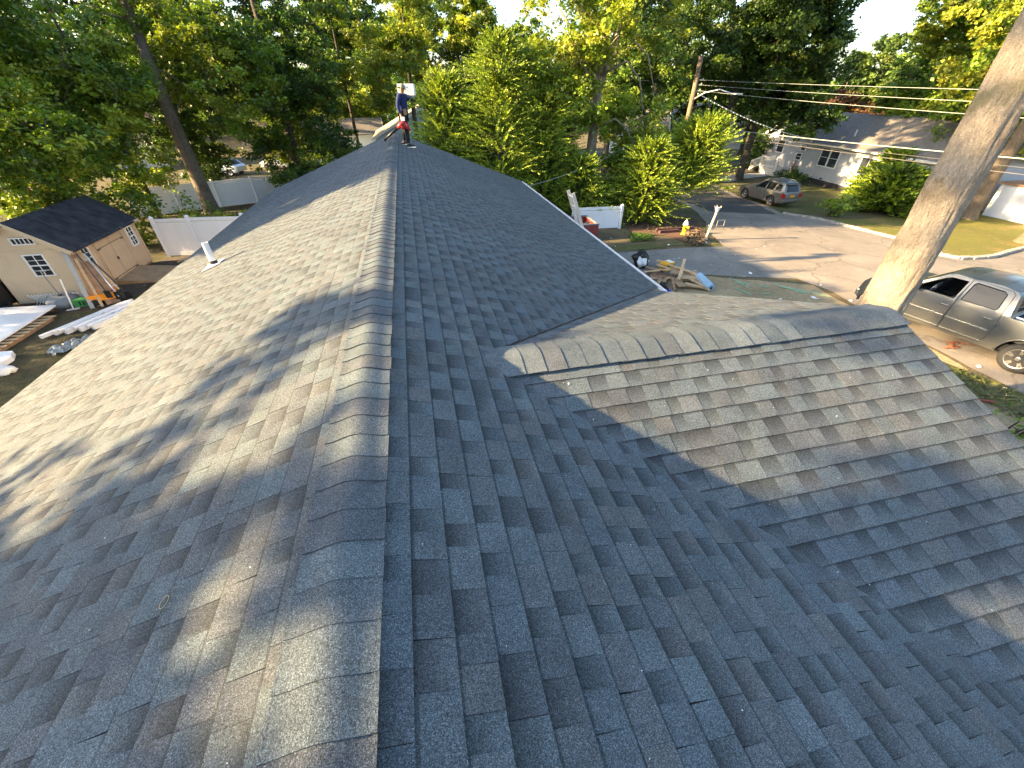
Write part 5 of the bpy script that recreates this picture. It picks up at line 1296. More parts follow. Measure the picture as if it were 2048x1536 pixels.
for o in dl:
    s_ = -1 if (sum(v.co.x for v in o.data.vertices) < 0) else 1; front = (sum(v.co.y for v in o.data.vertices) / len(o.data.vertices)) > 1.8
    yy = 1.98 if front else 1.0
    o1 = MB().box((s_ * 1.005, yy, 1.12), (.035, .20, .05)).build('handle', M['truck_paint'], o); bevel(o1, .012, 2)
    y_a, y_b = (1.85, 2.92) if front else (.86, 1.81)
    MB().box((s_ * 1.008, (y_a + y_b) / 2, .83), (.022, y_b - y_a, .035)).build('trim_strip', M['chrome'], o)
    MB().box((s_ * .988, (y_a + y_b) / 2, .50), (.022, y_b - y_a, .022)).build('sill_strip', M['chrome'], o)
for y_ in (0, 3.57):
    for s_ in (-1, 1):
        wheel(truck, s_ * .85, y_, RW, .27, s_, 5)
        L = [(s_ * (half(y_, p[1]) + .012), p[0], p[1]) for p in [(y_ + .52 * math.cos(a), .40 + .52 * math.sin(a)) for a in np.linspace(.05, math.pi - .05, 15)]]
        MB().tube(L, .028, 6).build('wheel_arch', M['truck_paint'], truck, smooth=True)
b = MB(); b.box((0, -.32, .74), (1.6, 1.8, .06)); b.box((0, -1.24, 1.0), (1.62, .06, .50)); b.box((0, .60, 1.0), (1.62, .06, .52))
for s_ in (-1, 1): b.box((s_ * .84, -.32, 1.0), (.10, 1.84, .54)); b.box((s_ * .66, 0, .86), (.26, .8, .24))
b.build('bed', M['truck_paint'], truck)
for s_ in (-1, 1):
    MB().tube([(s_ * .86, -1.2, 1.31), (s_ * .86, .58, 1.32)], .028, 6).build('bed_rail', M['chrome'], truck)
    MB().tube([(s_ * .84, -.95, 1.30), (s_ * .80, -.2, 1.52), (s_ * .74, .45, 1.72)], .035, 7).build('roll_bar', M['chrome'], truck, smooth=True)
    m_ = MB(); m_.box((s_ * 1.12, 2.74, 1.42), (.20, .13, .17)); m_.bar((s_ * .93, 2.74, 1.37), (s_ * 1.06, 2.74, 1.40), .04); o = m_.build('mirror', M['black'], truck); bevel(o, .03, 3)
MB().tube([(-.74, .45, 1.72), (.74, .45, 1.72)], .035, 7).build('roll_bar', M['chrome'], truck, smooth=True)
b = MB(); b.box((0, 4.22, .62), (1.74, .16, .24)); o = b.build('bumper', M['chrome'], truck); bevel(o, .05, 3)
MB().box((0, 1.7, .52), (1.75, 4.6, .22)).build('underbody', M['black'], truck)
# cab interior seen through the open window
b = MB(); b.box((0, 1.85, .72), (1.66, 2.2, .10)); b.box((0, 2.86, 1.12), (1.6, .34, .42)); b.build('dashboard', M['black'], truck)
for x_ in (-.42, .42):
    for y_ in (1.98, 1.12):
        b = MB(); b.box((x_, y_ + .10, .92), (.52, .50, .16)); b.box((x_, y_ - .18, 1.22), (.50, .14, .58)); b.box((x_, y_ - .2, 1.56), (.26, .10, .16)); o = b.build('seat', M['grey_p'], truck); bevel(o, .04, 2)
st = [(-.42 + .19 * math.cos(a), 2.58 - .07 * math.sin(a), 1.32 + .18 * math.sin(a)) for a in np.linspace(0, 2 * math.pi, 22)]
b = MB(); b.tube(st, .017, 6, False); b.bar((-.60, 2.58, 1.32), (-.24, 2.58, 1.32), .04, .03); b.bar((-.42, 2.6, 1.32), (-.42, 2.64, 1.16), .04); b.lathe((-.42, 2.56, 1.32), [(.06, -.02), (.06, .02)], 10, 'Y'); b.build('steering_wheel', M['grey_p'], truck)
# two parked cars far behind, glimpsed through leaves
def far_car(x, y, rz, mat, label):
    t = empty('parked_car', (x, y, gz(x, y)), rz, label, 'car')
    tp = [(-.85, .4), (-.88, .85), (-.5, .98), (0, 1.40), (.9, 1.44), (1.7, 1.0), (2.9, .88), (3.3, .7), (3.35, .35)]
    car_body(t, tp, [(2.9, .3), (-.4, .3)], [[(-.1, .98), (.15, 1.30), (.85, 1.34), (1.35, 1.0)]], [(.3, .8), (.9, .85), (1.4, .62)], .7, mat, glass_top=[(-.45, -.02, 1.0), (.95, 1.65, 1.02)], noseW=.85)
    for y_ in (0, 2.6):
        for s_ in (-1, 1): wheel(t, s_ * .75, y_, .32, .2, s_)
M['blue_white'] = paint('pale_blue_paint', (.55, .62, .70), .3, .1)
far_car(-17.6, 52.5, R_(70), 'blue_white', 'pale blue car parked far behind the fence, left of the dark oak')
far_car(-12.5, 55.5, R_(80), 'white', 'white car parked beside the pale blue one, far behind the dark oak')

# ------------------------------------------------------------------ utility pole, lamp arm, wires
PX, PY = 18.9, 28.6; pz = gz(PX, PY)
up = empty('utility_pole', (PX, PY, pz), 0, 'weathered wooden utility pole with a street lamp arm by the side street', 'utility pole')
MB().tube([(PX, PY, pz - .2), (PX, PY, 3.0)], [.19, .13], 12).build('shaft', M['pole'], up, True, True)
b = MB()
for z_, d_ in ((1.80, .32), (1.55, .3), (1.25, .3), (-.7, .25)):
    b.bar((PX, PY, z_), (PX + d_, PY - d_ * .7, z_), .05); b.lathe((PX + d_, PY - d_ * .7, z_ - .02), [(.05, 0), (.055, .05), (.03, .12)], 8)
b.build('bracket', M['grey_p'], up, True)
A = Vector((PX, PY, .75)); L1 = AZ(1466, 188, 33.0)
arm = MB().tube([A, A.lerp(L1, .3) + Vector((0, 0, .30)), A.lerp(L1, .65) + Vector((0, 0, .34)), L1], [.05, .045, .04, .035], 7).build('lamp_arm', M['alu'], up, True, True)
dv = (L1 - A); dv.z = 0; dv.normalize()
b = MB(); b.bar(L1 - dv * .1, L1 + dv * .55, .20, .10); o = b.build('lamp_head', M['alu'], arm); bevel(o, .03, 2)
EX, EY = 20.6, 2.0
ez = gz(EX, EY); up2 = empty('utility_pole', (EX, EY, ez), 0, 'second utility pole outside the picture where the wires end', 'utility pole')
MB().tube([(EX, EY, ez - .2), (EX, EY, 3.2)], [.19, .13], 10).build('shaft', M['pole'], up2, True, True)
def wire(z0, p1, rad, label, sag=.35, dash=False, mat='alu', start=None):
    a = Vector(start) if start else Vector((PX + .25, PY - .18, z0)); r = ray(*p1); # ends on the second pole's vertical
    k = math.hypot(EX - CP.x, EY - CP.y) / math.hypot(r.x, r.y); c = Vector((EX, EY, CP.z + r.z * k))
    P = [a.lerp(c, t) - Vector((0, 0, 4 * sag * t * (1 - t))) for t in np.linspace(0, 1, 20)]
    o = MB().tube(P, rad, 5).build('overhead_wire', M[mat], smooth=True); tag(o, label, 'wire', 'overhead wires along the road')
M['wire'] = simple('dull_aluminium_wire', (.30, .33, .30), .5, .2, 3); M['wire_dark'] = simple('dark_cable', (.10, .095, .09), .6, .3, 3)
wire(1.80, (2300, 196), .008, 'topmost overhead wire over the road, pale green in the light', .10, mat='wire'); wire(1.55, (2300, 232), .008, 'second overhead wire from the top', .12, mat='wire')
wire(1.25, (2300, 268), .009, 'third overhead wire from the top, crossing just above the house ridge', .14, mat='wire'); wire(-.60, (2300, 330), .018, 'thick pale cable passing across the house eave', .15, mat='wire')
wire(-.85, (2300, 372), .012, 'lowest overhead cable, passing across the house windows', .2, mat='wire_dark'); wire(-.72, (2300, 352), .008, 'thin dark wire just beneath the thick pale cable', .2, mat='wire_dark')
a = Vector((PX + .2, PY - .2, 1.1)); c = hp(1.0, .3, -2.5); P = [a.lerp(c, t) - Vector((0, 0, 1.6 * t * (1 - t))) for t in np.linspace(0, 1, 40)]
b = MB()
for i in range(39): b.tube([P[i], P[i].lerp(P[i + 1], .62)], .028, 5) if i % 1 == 0 else None
b.tube(P, .009, 4); tag(b.build('service_drop', M['white']), 'dashed looking twisted service cable running from the pole to the house', 'cable')
a = Vector((PX - .1, PY, .9)); c = Vector((5.0, 19.4, -2.3)); P = [a.lerp(c, t) - Vector((0, 0, 3.2 * t * (1 - t))) for t in np.linspace(0, 1, 26)]
tag(MB().tube(P, .010, 4).build('service_drop', M['wire']), 'thin drooping wire from the pole past the pale trunk to the roof', 'cable')

# ------------------------------------------------------------------ people
def skin(name, pts, edges, rad, mat, parent, sub=2):
    me = bpy.data.meshes.new(name); me.from_pydata([tuple(p) for p in pts], edges, []); me.materials.append(mat)
    o = bpy.data.objects.new(name, me); COL.objects.link(o); o.parent = parent; o.matrix_parent_inverse = Matrix.Translation(parent.location).inverted()
    m = o.modifiers.new('skin', 'SKIN'); m.use_smooth_shade = True
    for i, r_ in enumerate(rad):
        v = me.skin_vertices[0].data[i]; v.radius = (r_, r_) if not hasattr(r_, '__len__') else r_; v.use_root = (i == 0)
    s_ = o.modifiers.new('subdivide', 'SUBSURF'); s_.levels = sub; s_.render_levels = sub
    return o
def person(name, O, f, J, label, shirt, pants, capped=False, hairm='hair'):
    """J: joints as (forward, right, up) in metres from O"""
    O = Vector(O); f = Vector(f).normalized(); rt = f.cross(Vector((0, 0, 1))).normalized(); Z = Vector((0, 0, 1))
    W = lambda q: O + f * q[0] + rt * q[1] + Z * q[2]
    root = empty(name, O, 0, label, 'person'); P = {k: W(v) for k, v in J.items()}
    names = ['pelvis', 'waist', 'chest', 'neck0', 'neck', 'head', 'crown', 'Rs', 'Re', 'Rw', 'Ls', 'Le', 'Lw', 'Rh', 'Rk', 'Ra', 'Rt', 'Lh', 'Lk', 'La', 'Lt']
    P['neck0'] = P['chest'].lerp(P['neck'], .6); P['crown'] = P['head'] + (P['head'] - P['neck']).normalized() * .085
    for s_ in 'RL': P[s_ + 't'] = P[s_ + 'a'] + f * .15 + Vector((0, 0, -.045))
    E = [('pelvis', 'waist'), ('waist', 'chest'), ('chest', 'neck0'), ('neck0', 'neck'), ('neck', 'head'), ('head', 'crown'), ('neck0', 'Rs'), ('Rs', 'Re'), ('Re', 'Rw'), ('neck0', 'Ls'), ('Ls', 'Le'), ('Le', 'Lw'),
         ('pelvis', 'Rh'), ('Rh', 'Rk'), ('Rk', 'Ra'), ('Ra', 'Rt'), ('pelvis', 'Lh'), ('Lh', 'Lk'), ('Lk', 'La'), ('La', 'Lt')]
    rad = dict(pelvis=.12, waist=.11, chest=.13, neck0=.07, neck=.052, head=.088, crown=.07, Rs=.058, Re=.038, Rw=.026, Ls=.058, Le=.038, Lw=.026, Rh=.085, Rk=.055, Ra=.036, Rt=.03, Lh=.085, Lk=.055, La=.036, Lt=.03)
    ix = {n: i for i, n in enumerate(names)}
    skin('body', [P[n] for n in names], [(ix[a], ix[b]) for a, b in E], [rad[n] for n in names], M['skin'], root)
    # clothes over the same skeleton
    tn = ['chest', 'waist', 'hem', 'neck0', 'Rs', 'Re', 'Rc', 'Ls', 'Le', 'Lc']; P['hem'] = P['pelvis'] + Z * -.02; P['Rc'] = P['Re'].lerp(P['Rw'], .88); P['Lc'] = P['Le'].lerp(P['Lw'], .88)
    P['neck0'] = P['neck0'] - Z * .01
    skin('shirt', [P[n] for n in tn], [(0, 1), (1, 2), (0, 3), (3, 4), (4, 5), (5, 6), (3, 7), (7, 8), (8, 9)], [.165, .158, .168, .082, .082, .062, .045, .082, .062, .045], M[shirt], root)
    pn = ['pelvis', 'Rh', 'Rk', 'Rc2', 'Lh', 'Lk', 'Lc2']; P['Rc2'] = P['Rk'].lerp(P['Ra'], .93); P['Lc2'] = P['Lk'].lerp(P['La'], .93)
    skin('trousers', [P[n] for n in pn], [(0, 1), (1, 2), (2, 3), (0, 4), (4, 5), (5, 6)], [.14, .112, .082, .062, .112, .082, .062], M[pants], root)
    for s_ in 'RL':
        a = P[s_ + 'a']; b = MB(); b.tube([a - f * .06 + Z * -.02, a + f * .02 + Z * -.015, a + f * .12 + Z * -.035, a + f * .2 + Z * -.045], [.045, .05, .042, .028], 10)
        sh = b.build('shoe', M['black'], root, True, True); MB().bar(a - f * .09 + Z * -.068, a + f * .22 + Z * -.068, .09, .022).build('sole', M['white'], sh)
        w_ = P[s_ + 'w']; d = (w_ - P[s_ + 'e']).normalized(); sd = d.cross(f).normalized() if abs(d.dot(f)) < .9 else rt; fw = sd.cross(d).normalized()
        b = MB(); b.tube([w_ - d * .02, w_ + d * .03, w_ + d * .085], [.024, .036, .034], 8)
        for k in range(4):
            r0 = w_ + d * .08 + fw * (.024 - .016 * k) ; L = (.075, .085, .08, .062)[k]
            b.tube([r0, r0 + d * L * .5, r0 + d * L * .8 + sd * .02, r0 + d * L * .8 + sd * .045], [.0095, .009, .008, .006], 6)
        b.tube([w_ + d * .02 + fw * .025, w_ + d * .05 + fw * .05, w_ + d * .08 + fw * .05 + sd * .02], [.012, .011, .008], 6)
        b.build('hand', M['skin'], root, True, True)
    # head details
    h = P['head']; up = (P['head'] - P['neck']).normalized(); ff = (f - up * f.dot(up)).normalized(); rr = ff.cross(up)
    if capped:
        b = MB(); Mx = Matrix((rr, ff, up)).transposed().to_4x4()
        for i in range(6):
            pass
        n0 = len(b.v); nn = 14
        for j in range(7):
            a = j / 6 * math.pi / 2; 
            for k in range(nn):
                t = 2 * math.pi * k / nn; b.v.append(tuple(h + up * (.018 + .105 * math.sin(a)) + (rr * math.cos(t) * .092 + ff * math.sin(t) * .108) * (math.cos(a) ** .8 if a < 1.57 else 0)))
        for j in range(6):
            for k in range(nn): b.f.append((n0 + j * nn + k, n0 + j * nn + (k + 1) % nn, n0 + (j + 1) * nn + (k + 1) % nn, n0 + (j + 1) * nn + k)); b.m.append(0)
        hat = b.build('cap', M['cap'], root, True, True)
        b = MB(); b.prism([(-.075, .08), (-.07, .14), (-.04, .185), (0, .2), (.04, .185), (.07, .14), (.075, .08)], 0, .012)
        br = b.build('brim', M['cap'], hat); Mw = Matrix((rr, ff, up)).transposed().to_4x4() @ Matrix.Rotation(.12, 4, 'X'); Mw.translation = h + up * .028; br.matrix_basis = Mw
        MB().tube([h - ff * .07 - up * .02, h - ff * .075 + up * .03], [.062, .07], 10).build('hair', M[hairm], root, True, True)
    else:
        b = MB(); b.lathe((0, 0, 0), [(.001, .118), (.05, .108), (.085, .075), (.103, .03), (.106, -.02), (.098, -.06), (.08, -.085), (.0, -.09)], 16); o = b.build('hair', M[hairm], root, smooth=True)
        Mw = Matrix((rr, ff, up)).transposed().to_4x4(); Mw.translation = h - ff * .028 + up * .03; o.matrix_parent_inverse = Matrix.Translation(root.location).inverted(); o.matrix_basis = Mw
        m_ = o.modifiers.new('tousled', 'DISPLACE'); tx = bpy.data.textures.new('tousle', 'CLOUDS'); tx.noise_scale = .05; m_.texture = tx; m_.strength = .03
    b = MB(); b.tube([h + ff * .082 + up * .02, h + ff * .108 - up * .012, h + ff * .09 - up * .025], [.008, .014, .012], 6); b.build('nose', M['skin'], root, True, True)
    b = MB()
    for s_ in (-1, 1): b.lathe(h + ff * .082 + rr * s_ * .03 + up * .018, [(.002, -.011), (.010, 0), (.002, .011)], 8)
    b.build('eye', M['black'], root, True, True)
    b = MB()
    for s_ in (-1, 1): b.tube([h + rr * s_ * .088 - up * .02, h + rr * s_ * .098 + up * .005, h + rr * s_ * .092 + up * .028], [.010, .016, .010], 6)
    b.build('ear', M['skin'], root, True, True); MB().bar(h + ff * .086 - rr * .022 - up * .048, h + ff * .086 + rr * .022 - up * .048, .008).build('mouth', M['red'], root, True)
    return root, W, P
fR = RV.copy(); fR.z = 0; fR.normalize(); rR = fR.cross(Vector((0, 0, 1)))
Op = Vector((.44, 15.62, 0)) + Vector((0, 0, -.44 * TA + .012))
def rz_(a, b_): q = Vector((.44, 15.62, 0)) + fR * a + rR * b_; return -abs(q.x) * TA + .44 * TA
J = dict(pelvis=(0, 0, .87), waist=(.0, 0, 1.02), chest=(.01, 0, 1.24), neck=(.035, 0, 1.425), head=(.06, 0, 1.535),
         Rs=(-.03, .165, 1.35), Re=(-.10, .225, 1.09), Rw=(-.03, .24, .86), Ls=(.0, -.165, 1.37), Le=(.17, -.25, 1.25), Lw=(.20, -.24, 1.40),
         Rh=(.01, .09, .84), Rk=(.06, .11, .46), Ra=(.07, .12, rz_(.07, .12) + .075), Lh=(-.01, -.09, .84), Lk=(-.03, -.10, .47), La=(-.13, -.11, rz_(-.13, -.11) + .075))
man, W, PJ = person('person', Op, fR, J, 'man in grey cap, navy top and black trousers standing on the far ridge', 'navy', 'trousers', True)
b = MB(); b.box(W((.10, .17, .94)), (.09, .05, .16), math.atan2(fR.y, fR.x)); b.build('belt_pouch', M['leather'], man, True)
MB().tube([W((.155 * math.cos(t), .155 * math.sin(t), .90)) for t in np.linspace(0, 2 * math.pi, 20)], .018, 5, False).build('belt', M['black'], man, True)
bx = empty('carton', W((.13, -.30, 1.36)), math.atan2(fR.y, fR.x), 'white printed box carried on the shoulder of the man on the ridge', 'box')
bb = MB(); bb.box((0, 0, .145), (.50, .26, .29)); bb.mi = 0; bb.build('box', M['white'], bx)
MB().box((0, 0, -.035), (.46, .24, .07)).build('base', M['grey_p'], bx)
b = MB()
for i, (x_, z_, w_, h_) in enumerate(((-.02, .22, .20, .035), (.04, .165, .26, .022), (.04, .135, .26, .012), (.07, .105, .20, .012), (-.14, .13, .07, .09))): b.box((x_, -.1315, z_), (w_, .003, h_))
b.build('print', M['blue_roll'], bx)
# leaf blower held low in his right hand
bl = empty('leaf_blower', W((-.02, .25, .55)), 0, 'red leaf blower with long black nozzle held by the man on the ridge', 'leaf blower')
b = MB(); c = W((.02, .25, .60)); b.lathe(c, [(.04, -.06), (.10, -.05), (.12, -.02), (.12, .03), (.10, .06), (.04, .07)], 18, 'Y'); b.tube([c + Vector((0, 0, .02)), c + fR * -.10 + Vector((0, 0, .01)), c + fR * -.20 + Vector((0, 0, -.07))], [.085, .075, .055], 12)
b.tube([c + fR * .08 + Vector((0, 0, .02)), c + fR * .13 + Vector((0, 0, -.06)), c + fR * .16 + Vector((0, 0, -.16))], [.06, .05, .03], 8); b.build('housing', M['blower_red'], bl, True, True)
b = MB(); a_ = c + fR * -.19 + Vector((0, 0, -.06)); e_ = c + fR * -.66 + Vector((0, 0, -.385)); b.tube([a_, a_.lerp(e_, .5), e_], [.052, .044, .036], 12); b.tube([e_, e_ + (e_ - a_).normalized() * .03], [.044, .05], 12)
b.build('nozzle', M['black'], bl, True, True)
b = MB(); b.box(c + Vector((0, 0, .17)), (.12, .10, .10), math.atan2(fR.y, fR.x)); b.build('fuel_tank', M['white'], bl, True)
b = MB(); b.tube([c + fR * -.07 + Vector((0, 0, .12)), c + fR * -.05 + Vector((0, 0, .22)), c + fR * .05 + Vector((0, 0, .22)), c + fR * .08 + Vector((0, 0, .12))], .014, 6); b.build('handle', M['black'], bl, True, True)
b = MB(); b.lathe(c, [(.09, .08), (.08, .10), (.03, .11)], 14, 'Y'); b.build('fan_cover', M['black'], bl, True)
# worker on the ground, only head and shoulder above the gutter
fw = Vector((-.75, -.66, 0)).normalized(); Ow = Vector((7.25, 9.85, -4.79))
Jw = dict(pelvis=(-.10, 0, .93), waist=(-.05, 0, 1.08), chest=(.04, 0, 1.30), neck=(.12, 0, 1.47), head=(.19, 0, 1.56), Rs=(.03, .18, 1.40), Re=(.10, .25, 1.12), Rw=(.30, .20, 1.0), Ls=(.03, -.18, 1.40), Le=(.10, -.25, 1.12), Lw=(.30, -.18, 1.0),
          Rh=(-.10, .09, .90), Rk=(-.02, .11, .48), Ra=(-.05, .12, .08), Lh=(-.10, -.09, .90), Lk=(0, -.11, .48), La=(-.06, -.13, .08))
person('person', Ow, fw, Jw, 'black haired worker in royal blue shirt looking down just beyond the right gutter', 'blue_shirt', 'trousers', False)

# ------------------------------------------------------------------ things on the right: hydrant, post, ladder, bin, rubble
q = Vector(B(1367, 469)); hy = empty('fire_hydrant', q, .6, 'yellow fire hydrant with white bonnet at the edge of the mulch bed', 'hydrant')
MB().lathe((0, 0, -.03), [(.17, 0), (.17, .06), (.125, .07), (.12, .12), (.105, .14), (.105, .46), (.13, .48), (.13, .52), (.11, .53)], 20).build('barrel', M['yellow'], hy, smooth=True)
MB().lathe((0, 0, .50), [(.145, 0), (.145, .03), (.12, .05), (.115, .10), (.085, .17), (.04, .20), (.03, .205), (.03, .25)], 20).build('bonnet', M['white'], hy, smooth=True)
for a, r_, L in ((0, .05, .19), (math.pi, .05, .19), (-math.pi / 2, .068, .21)):
    d = Vector((math.cos(a), math.sin(a), 0)); MB().tube([d * .08 + Vector((0, 0, .38)), d * (L - .05) + Vector((0, 0, .38)), d * (L - .05) + Vector((0, 0, .38)), d * L + Vector((0, 0, .38))], [r_ * .85, r_ * .85, r_, r_], 10).build('outlet_cap', M['yellow'], hy)
q = Vector(B(1410, 481)); lp = empty('lamp_post', q, 0, 'leaning weathered driveway post with broken lamp top beside the road', 'post')
tp = Vector((.22, .02, 1.32)); MB().tube([(0, 0, -.1), tp * .5, tp], [.062, .06, .055], 8).build('post', M['cedar'], lp)
MB().bar(tp * .55 + Vector((-.13, .02, 0)), tp * .55 + Vector((.16, -.02, 0)), .05).build('crossbar', M['cedar'], lp)
b = MB(); b.lathe(tp, [(.06, -.02), (.075, .05), (.11, .15), (.125, .24), (.10, .25)], 6); b.build('lamp_socket', M['trim'], lp)
b = MB()
for k in range(5): a = k * 1.3; b.bar(tp + Vector((.1 * math.cos(a), .1 * math.sin(a), .2)), tp + Vector((.17 * math.cos(a), .17 * math.sin(a), .31)), .02)
b.build('broken_frame', M['cedar'], lp)
b = MB(); c = tp * .62 + Vector((.42, -.1, .02))
for a_, c_ in (((-.2, 0, -.14), (.2, 0, -.14)), ((.2, 0, -.14), (.2, 0, .14)), ((.2, 0, .14), (-.2, 0, .14)), ((-.2, 0, .14), (-.2, 0, -.14))): b.bar(c + Vector(a_), c + Vector(c_), .014)
b.build('sign_frame', M['cedar'], lp)
# twigs and leaf litter pile beside it
def litter(name, poly, n, mat, s0, s1, hgt, seed, label=None, cat=None, kind='stuff', pile=None):
    r = np.random.default_rng(seed); b = MB(); xs = [p[0] for p in poly]; ys = [p[1] for p in poly]; k = 0
    while k < n:
        x, y = r.uniform(min(xs), max(xs)), r.uniform(min(ys), max(ys))
        if not pip(x, y, poly): continue
        k += 1; P = Vector((x, y, gz(x, y) + .03 + r.uniform(0, hgt))); a = r.uniform(0, 6.28); s = r.uniform(s0, s1); t = r.uniform(-.5, .5)
        u = Vector((math.cos(a), math.sin(a), t)) * s; v = Vector((-math.sin(a), math.cos(a), r.uniform(-.6, .6))) * s * r.uniform(.2, .6); b.quad(P - u, P - v, P + u, P + v)
    o = b.build(name, M[mat], fix=False); return tag(o, label, cat, kind=kind)
litter('leaf_pile', gp((1372, 470), (1395, 462), (1412, 476), (1410, 490), (1385, 494), (1366, 484)), 420, 'leaf_litter', .05, .16, .16, 301)
litter('mulch_chips', gp((1262, 452), (1310, 446), (1355, 432), (1378, 445), (1365, 464), (1300, 466)), 700, 'leaf_litter', .03, .10, .06, 302)
litter('weeds', gp((1255, 468), (1305, 470), (1310, 482), (1262, 486)), 420, 'leaf', .04, .12, .10, 303)
me = bpy.data.objects['weeds'].data; a_ = me.color_attributes.new('tint', 'FLOAT_COLOR', 'POINT'); a_.data.foreach_set('color', np.tile([.06, .11, .02, 1], len(me.vertices)).astype(np.float32))
for i, (p0, p1) in enumerate((((1312, 463), (1352, 461)), ((1318, 467), (1356, 464)), ((1352, 461), (1385, 458)))):
    a = Vector(B(*p0)) + Vector((0, 0, .08)); c = Vector(B(*p1)) + Vector((0, 0, .08))
    tag(MB().bar(a, c, .16, .14).build('landscape_timber', M['brick']), ('maroon landscape timber lying in the mulch, left one behind', 'maroon landscape timber lying in front, left of the hydrant', 'short maroon timber ending at the hydrant')[i], 'timber')
# ladder leaning on the gutter
ld = empty('extension_ladder', (6.4, 12.1, -4.8), 0, 'aluminium extension ladder leaning on the right gutter beside the red bin', 'ladder')
for k, y_ in enumerate((11.70, 12.12)):
    b = MB(); b.bar((6.35, y_, -4.78), (4.86, y_, -1.02), .035, .095, up=(1, 0, .4)); b.build('rail', M['alu'], ld, True)
for k in range(13):
    t = .03 + k * .078; x_ = 6.35 + (4.86 - 6.35) * t; z_ = -4.78 + 3.76 * t; MB().tube([(x_, 11.70, z_), (x_, 12.12, z_)], .018, 6).build('rung', M['alu'], ld, True)
# red waste bin beyond the eave
rb = empty('waste_bin', (8.0, 18.6, -4.82), 0, 'open dark red waste container half hidden behind the roof edge', 'waste container')
b = MB()
for x_ in (6.85, 9.15): b.box((x_, 20.05, -4.42), (.07, 1.7, .75))
for y_ in (19.23, 20.87): b.box((8.0, y_, -4.42), (2.23, .07, .75))
b.build('side_panel', M['red'], rb, True); MB().box((8.0, 20.05, -4.74), (2.2, 1.55, .1)).build('floor_panel', M['red'], rb, True)
b = MB(); 
for x_ in (6.85, 9.15): b.box((x_, 20.05, -4.03), (.10, 1.76, .05))
for y_ in (19.23, 20.87): b.box((8.0, y_, -4.03), (2.2, .10, .05))
b.build('rim', M['grey_p'], rb, True)
for i in range(9):
    r = np.random.default_rng(400 + i); p = Vector((r.uniform(7.3, 8.7), r.uniform(19.6, 20.5), -4.35 + r.uniform(0, .25)))
    o = MB().bar(p, p + Vector((r.uniform(-.6, .6), r.uniform(-.6, .6), r.uniform(-.05, .2))), .18, .03).build('shingle_scrap', M['black_shingle'])
    tag(o, 'dark torn roofing scrap lying in the open red container', 'roofing scrap', 'roofing scraps in the red container')
# rubble of boards at the end of the driveway
r = np.random.default_rng(77)
def board(p0, p1, w, t, z0, z1, mat, label):
    a, c = G(*p0), G(*p1); a.z += z0; c.z += z1
    tag(MB().bar(a, c, w, t).build('board', M[mat]), label, 'board')
BD = [((1311, 534), (1352, 552), .14, .04, .30, .34, 'wood', 'long pale board at the back of the debris pile, left end raised toward the driveway'),
      ((1312, 540), (1350, 557), .12, .04, .25, .28, 'wood', 'second long pale board just in front of the rearmost one'),
      ((1336, 556), (1392, 560), .55, .03, .30, .26, 'ply', 'wide plywood offcut in the middle of the debris pile'),
      ((1350, 552), (1390, 566), .16, .04, .38, .33, 'wood', 'pale board crossing the plywood offcut in the pile'),
      ((1357, 566), (1398, 566), .40, .03, .26, .24, 'wood', 'pale sheet offcut at the right of the debris pile'),
      ((1354, 572), (1359, 561), .13, .04, .25, .55, 'wood', 'stub of board standing up out of the debris pile'),
      ((1368, 574), (1418, 584), .14, .04, .16, .10, 'wood', 'long board at the lower right of the debris pile'),
      ((1374, 568), (1412, 582), .12, .04, .24, .12, 'wood', 'narrow board between the blue roll and the lowest board'),
      ((1290, 541), (1328, 552), .16, .04, .16, .18, 'wood_old', 'brown weathered board at the left of the debris pile'),
      ((1296, 548), (1336, 560), .22, .04, .12, .12, 'wood_old', 'wide dark brown board in front of the left weathered one'),
      ((1300, 556), (1346, 560), .30, .04, .08, .12, 'wood_old', 'reddish brown board running behind the worker head'),
      ((1318, 548), (1322, 560), .14, .04, .14, .40, 'wood_old', 'short brown stub tilted up in the left rubble'),
      ((1345, 566), (1364, 580), .34, .03, .20, .14, 'ply', 'square plywood scrap right of the worker head'),
      ((1380, 560), (1402, 573), .24, .03, .30, .20, 'wood', 'short pale scrap lying beside the blue roll'),
      ((1362, 548), (1357, 560), .10, .04, .62, .34, 'wood', 'thin pale stick poking up behind the plywood')]
for a in BD: board(*a)
for k in range(10):
    c = G(r.uniform(1300, 1395), r.uniform(552, 580)); d = Vector((r.normal(), r.normal(), 0)).normalized() * r.uniform(.2, .5)
    tag(MB().bar(c + Vector((0, 0, .12)) - d, c + Vector((0, 0, .10 + r.uniform(0, .3))) + d, r.uniform(.06, .16), .03).build('wood_scrap', M[('wood', 'wood_old', 'ply')[k % 3]]), 'short broken wood scrap tangled in the debris pile', 'wood scrap', 'scraps in the debris pile')
c = G(1332, 541); ob = empty('carton', c, .35, 'yellow orange nail box with black band on the driveway behind the boards', 'box')
o = MB().box((0, 0, .2), (.5, .36, .34)).build('box', M['amber'], ob); o = MB().box((0, 0, .26), (.505, .365, .05)).build('band', M['black'], ob); MB().box((.12, 0, .375), (.2, .3, .012)).build('flap', M['white'], ob)
c = G(1279, 533); bg_ = empty('rubbish_bag', c, .3, 'black bag with a white liner slumped on the driveway by the gutter', 'bag')
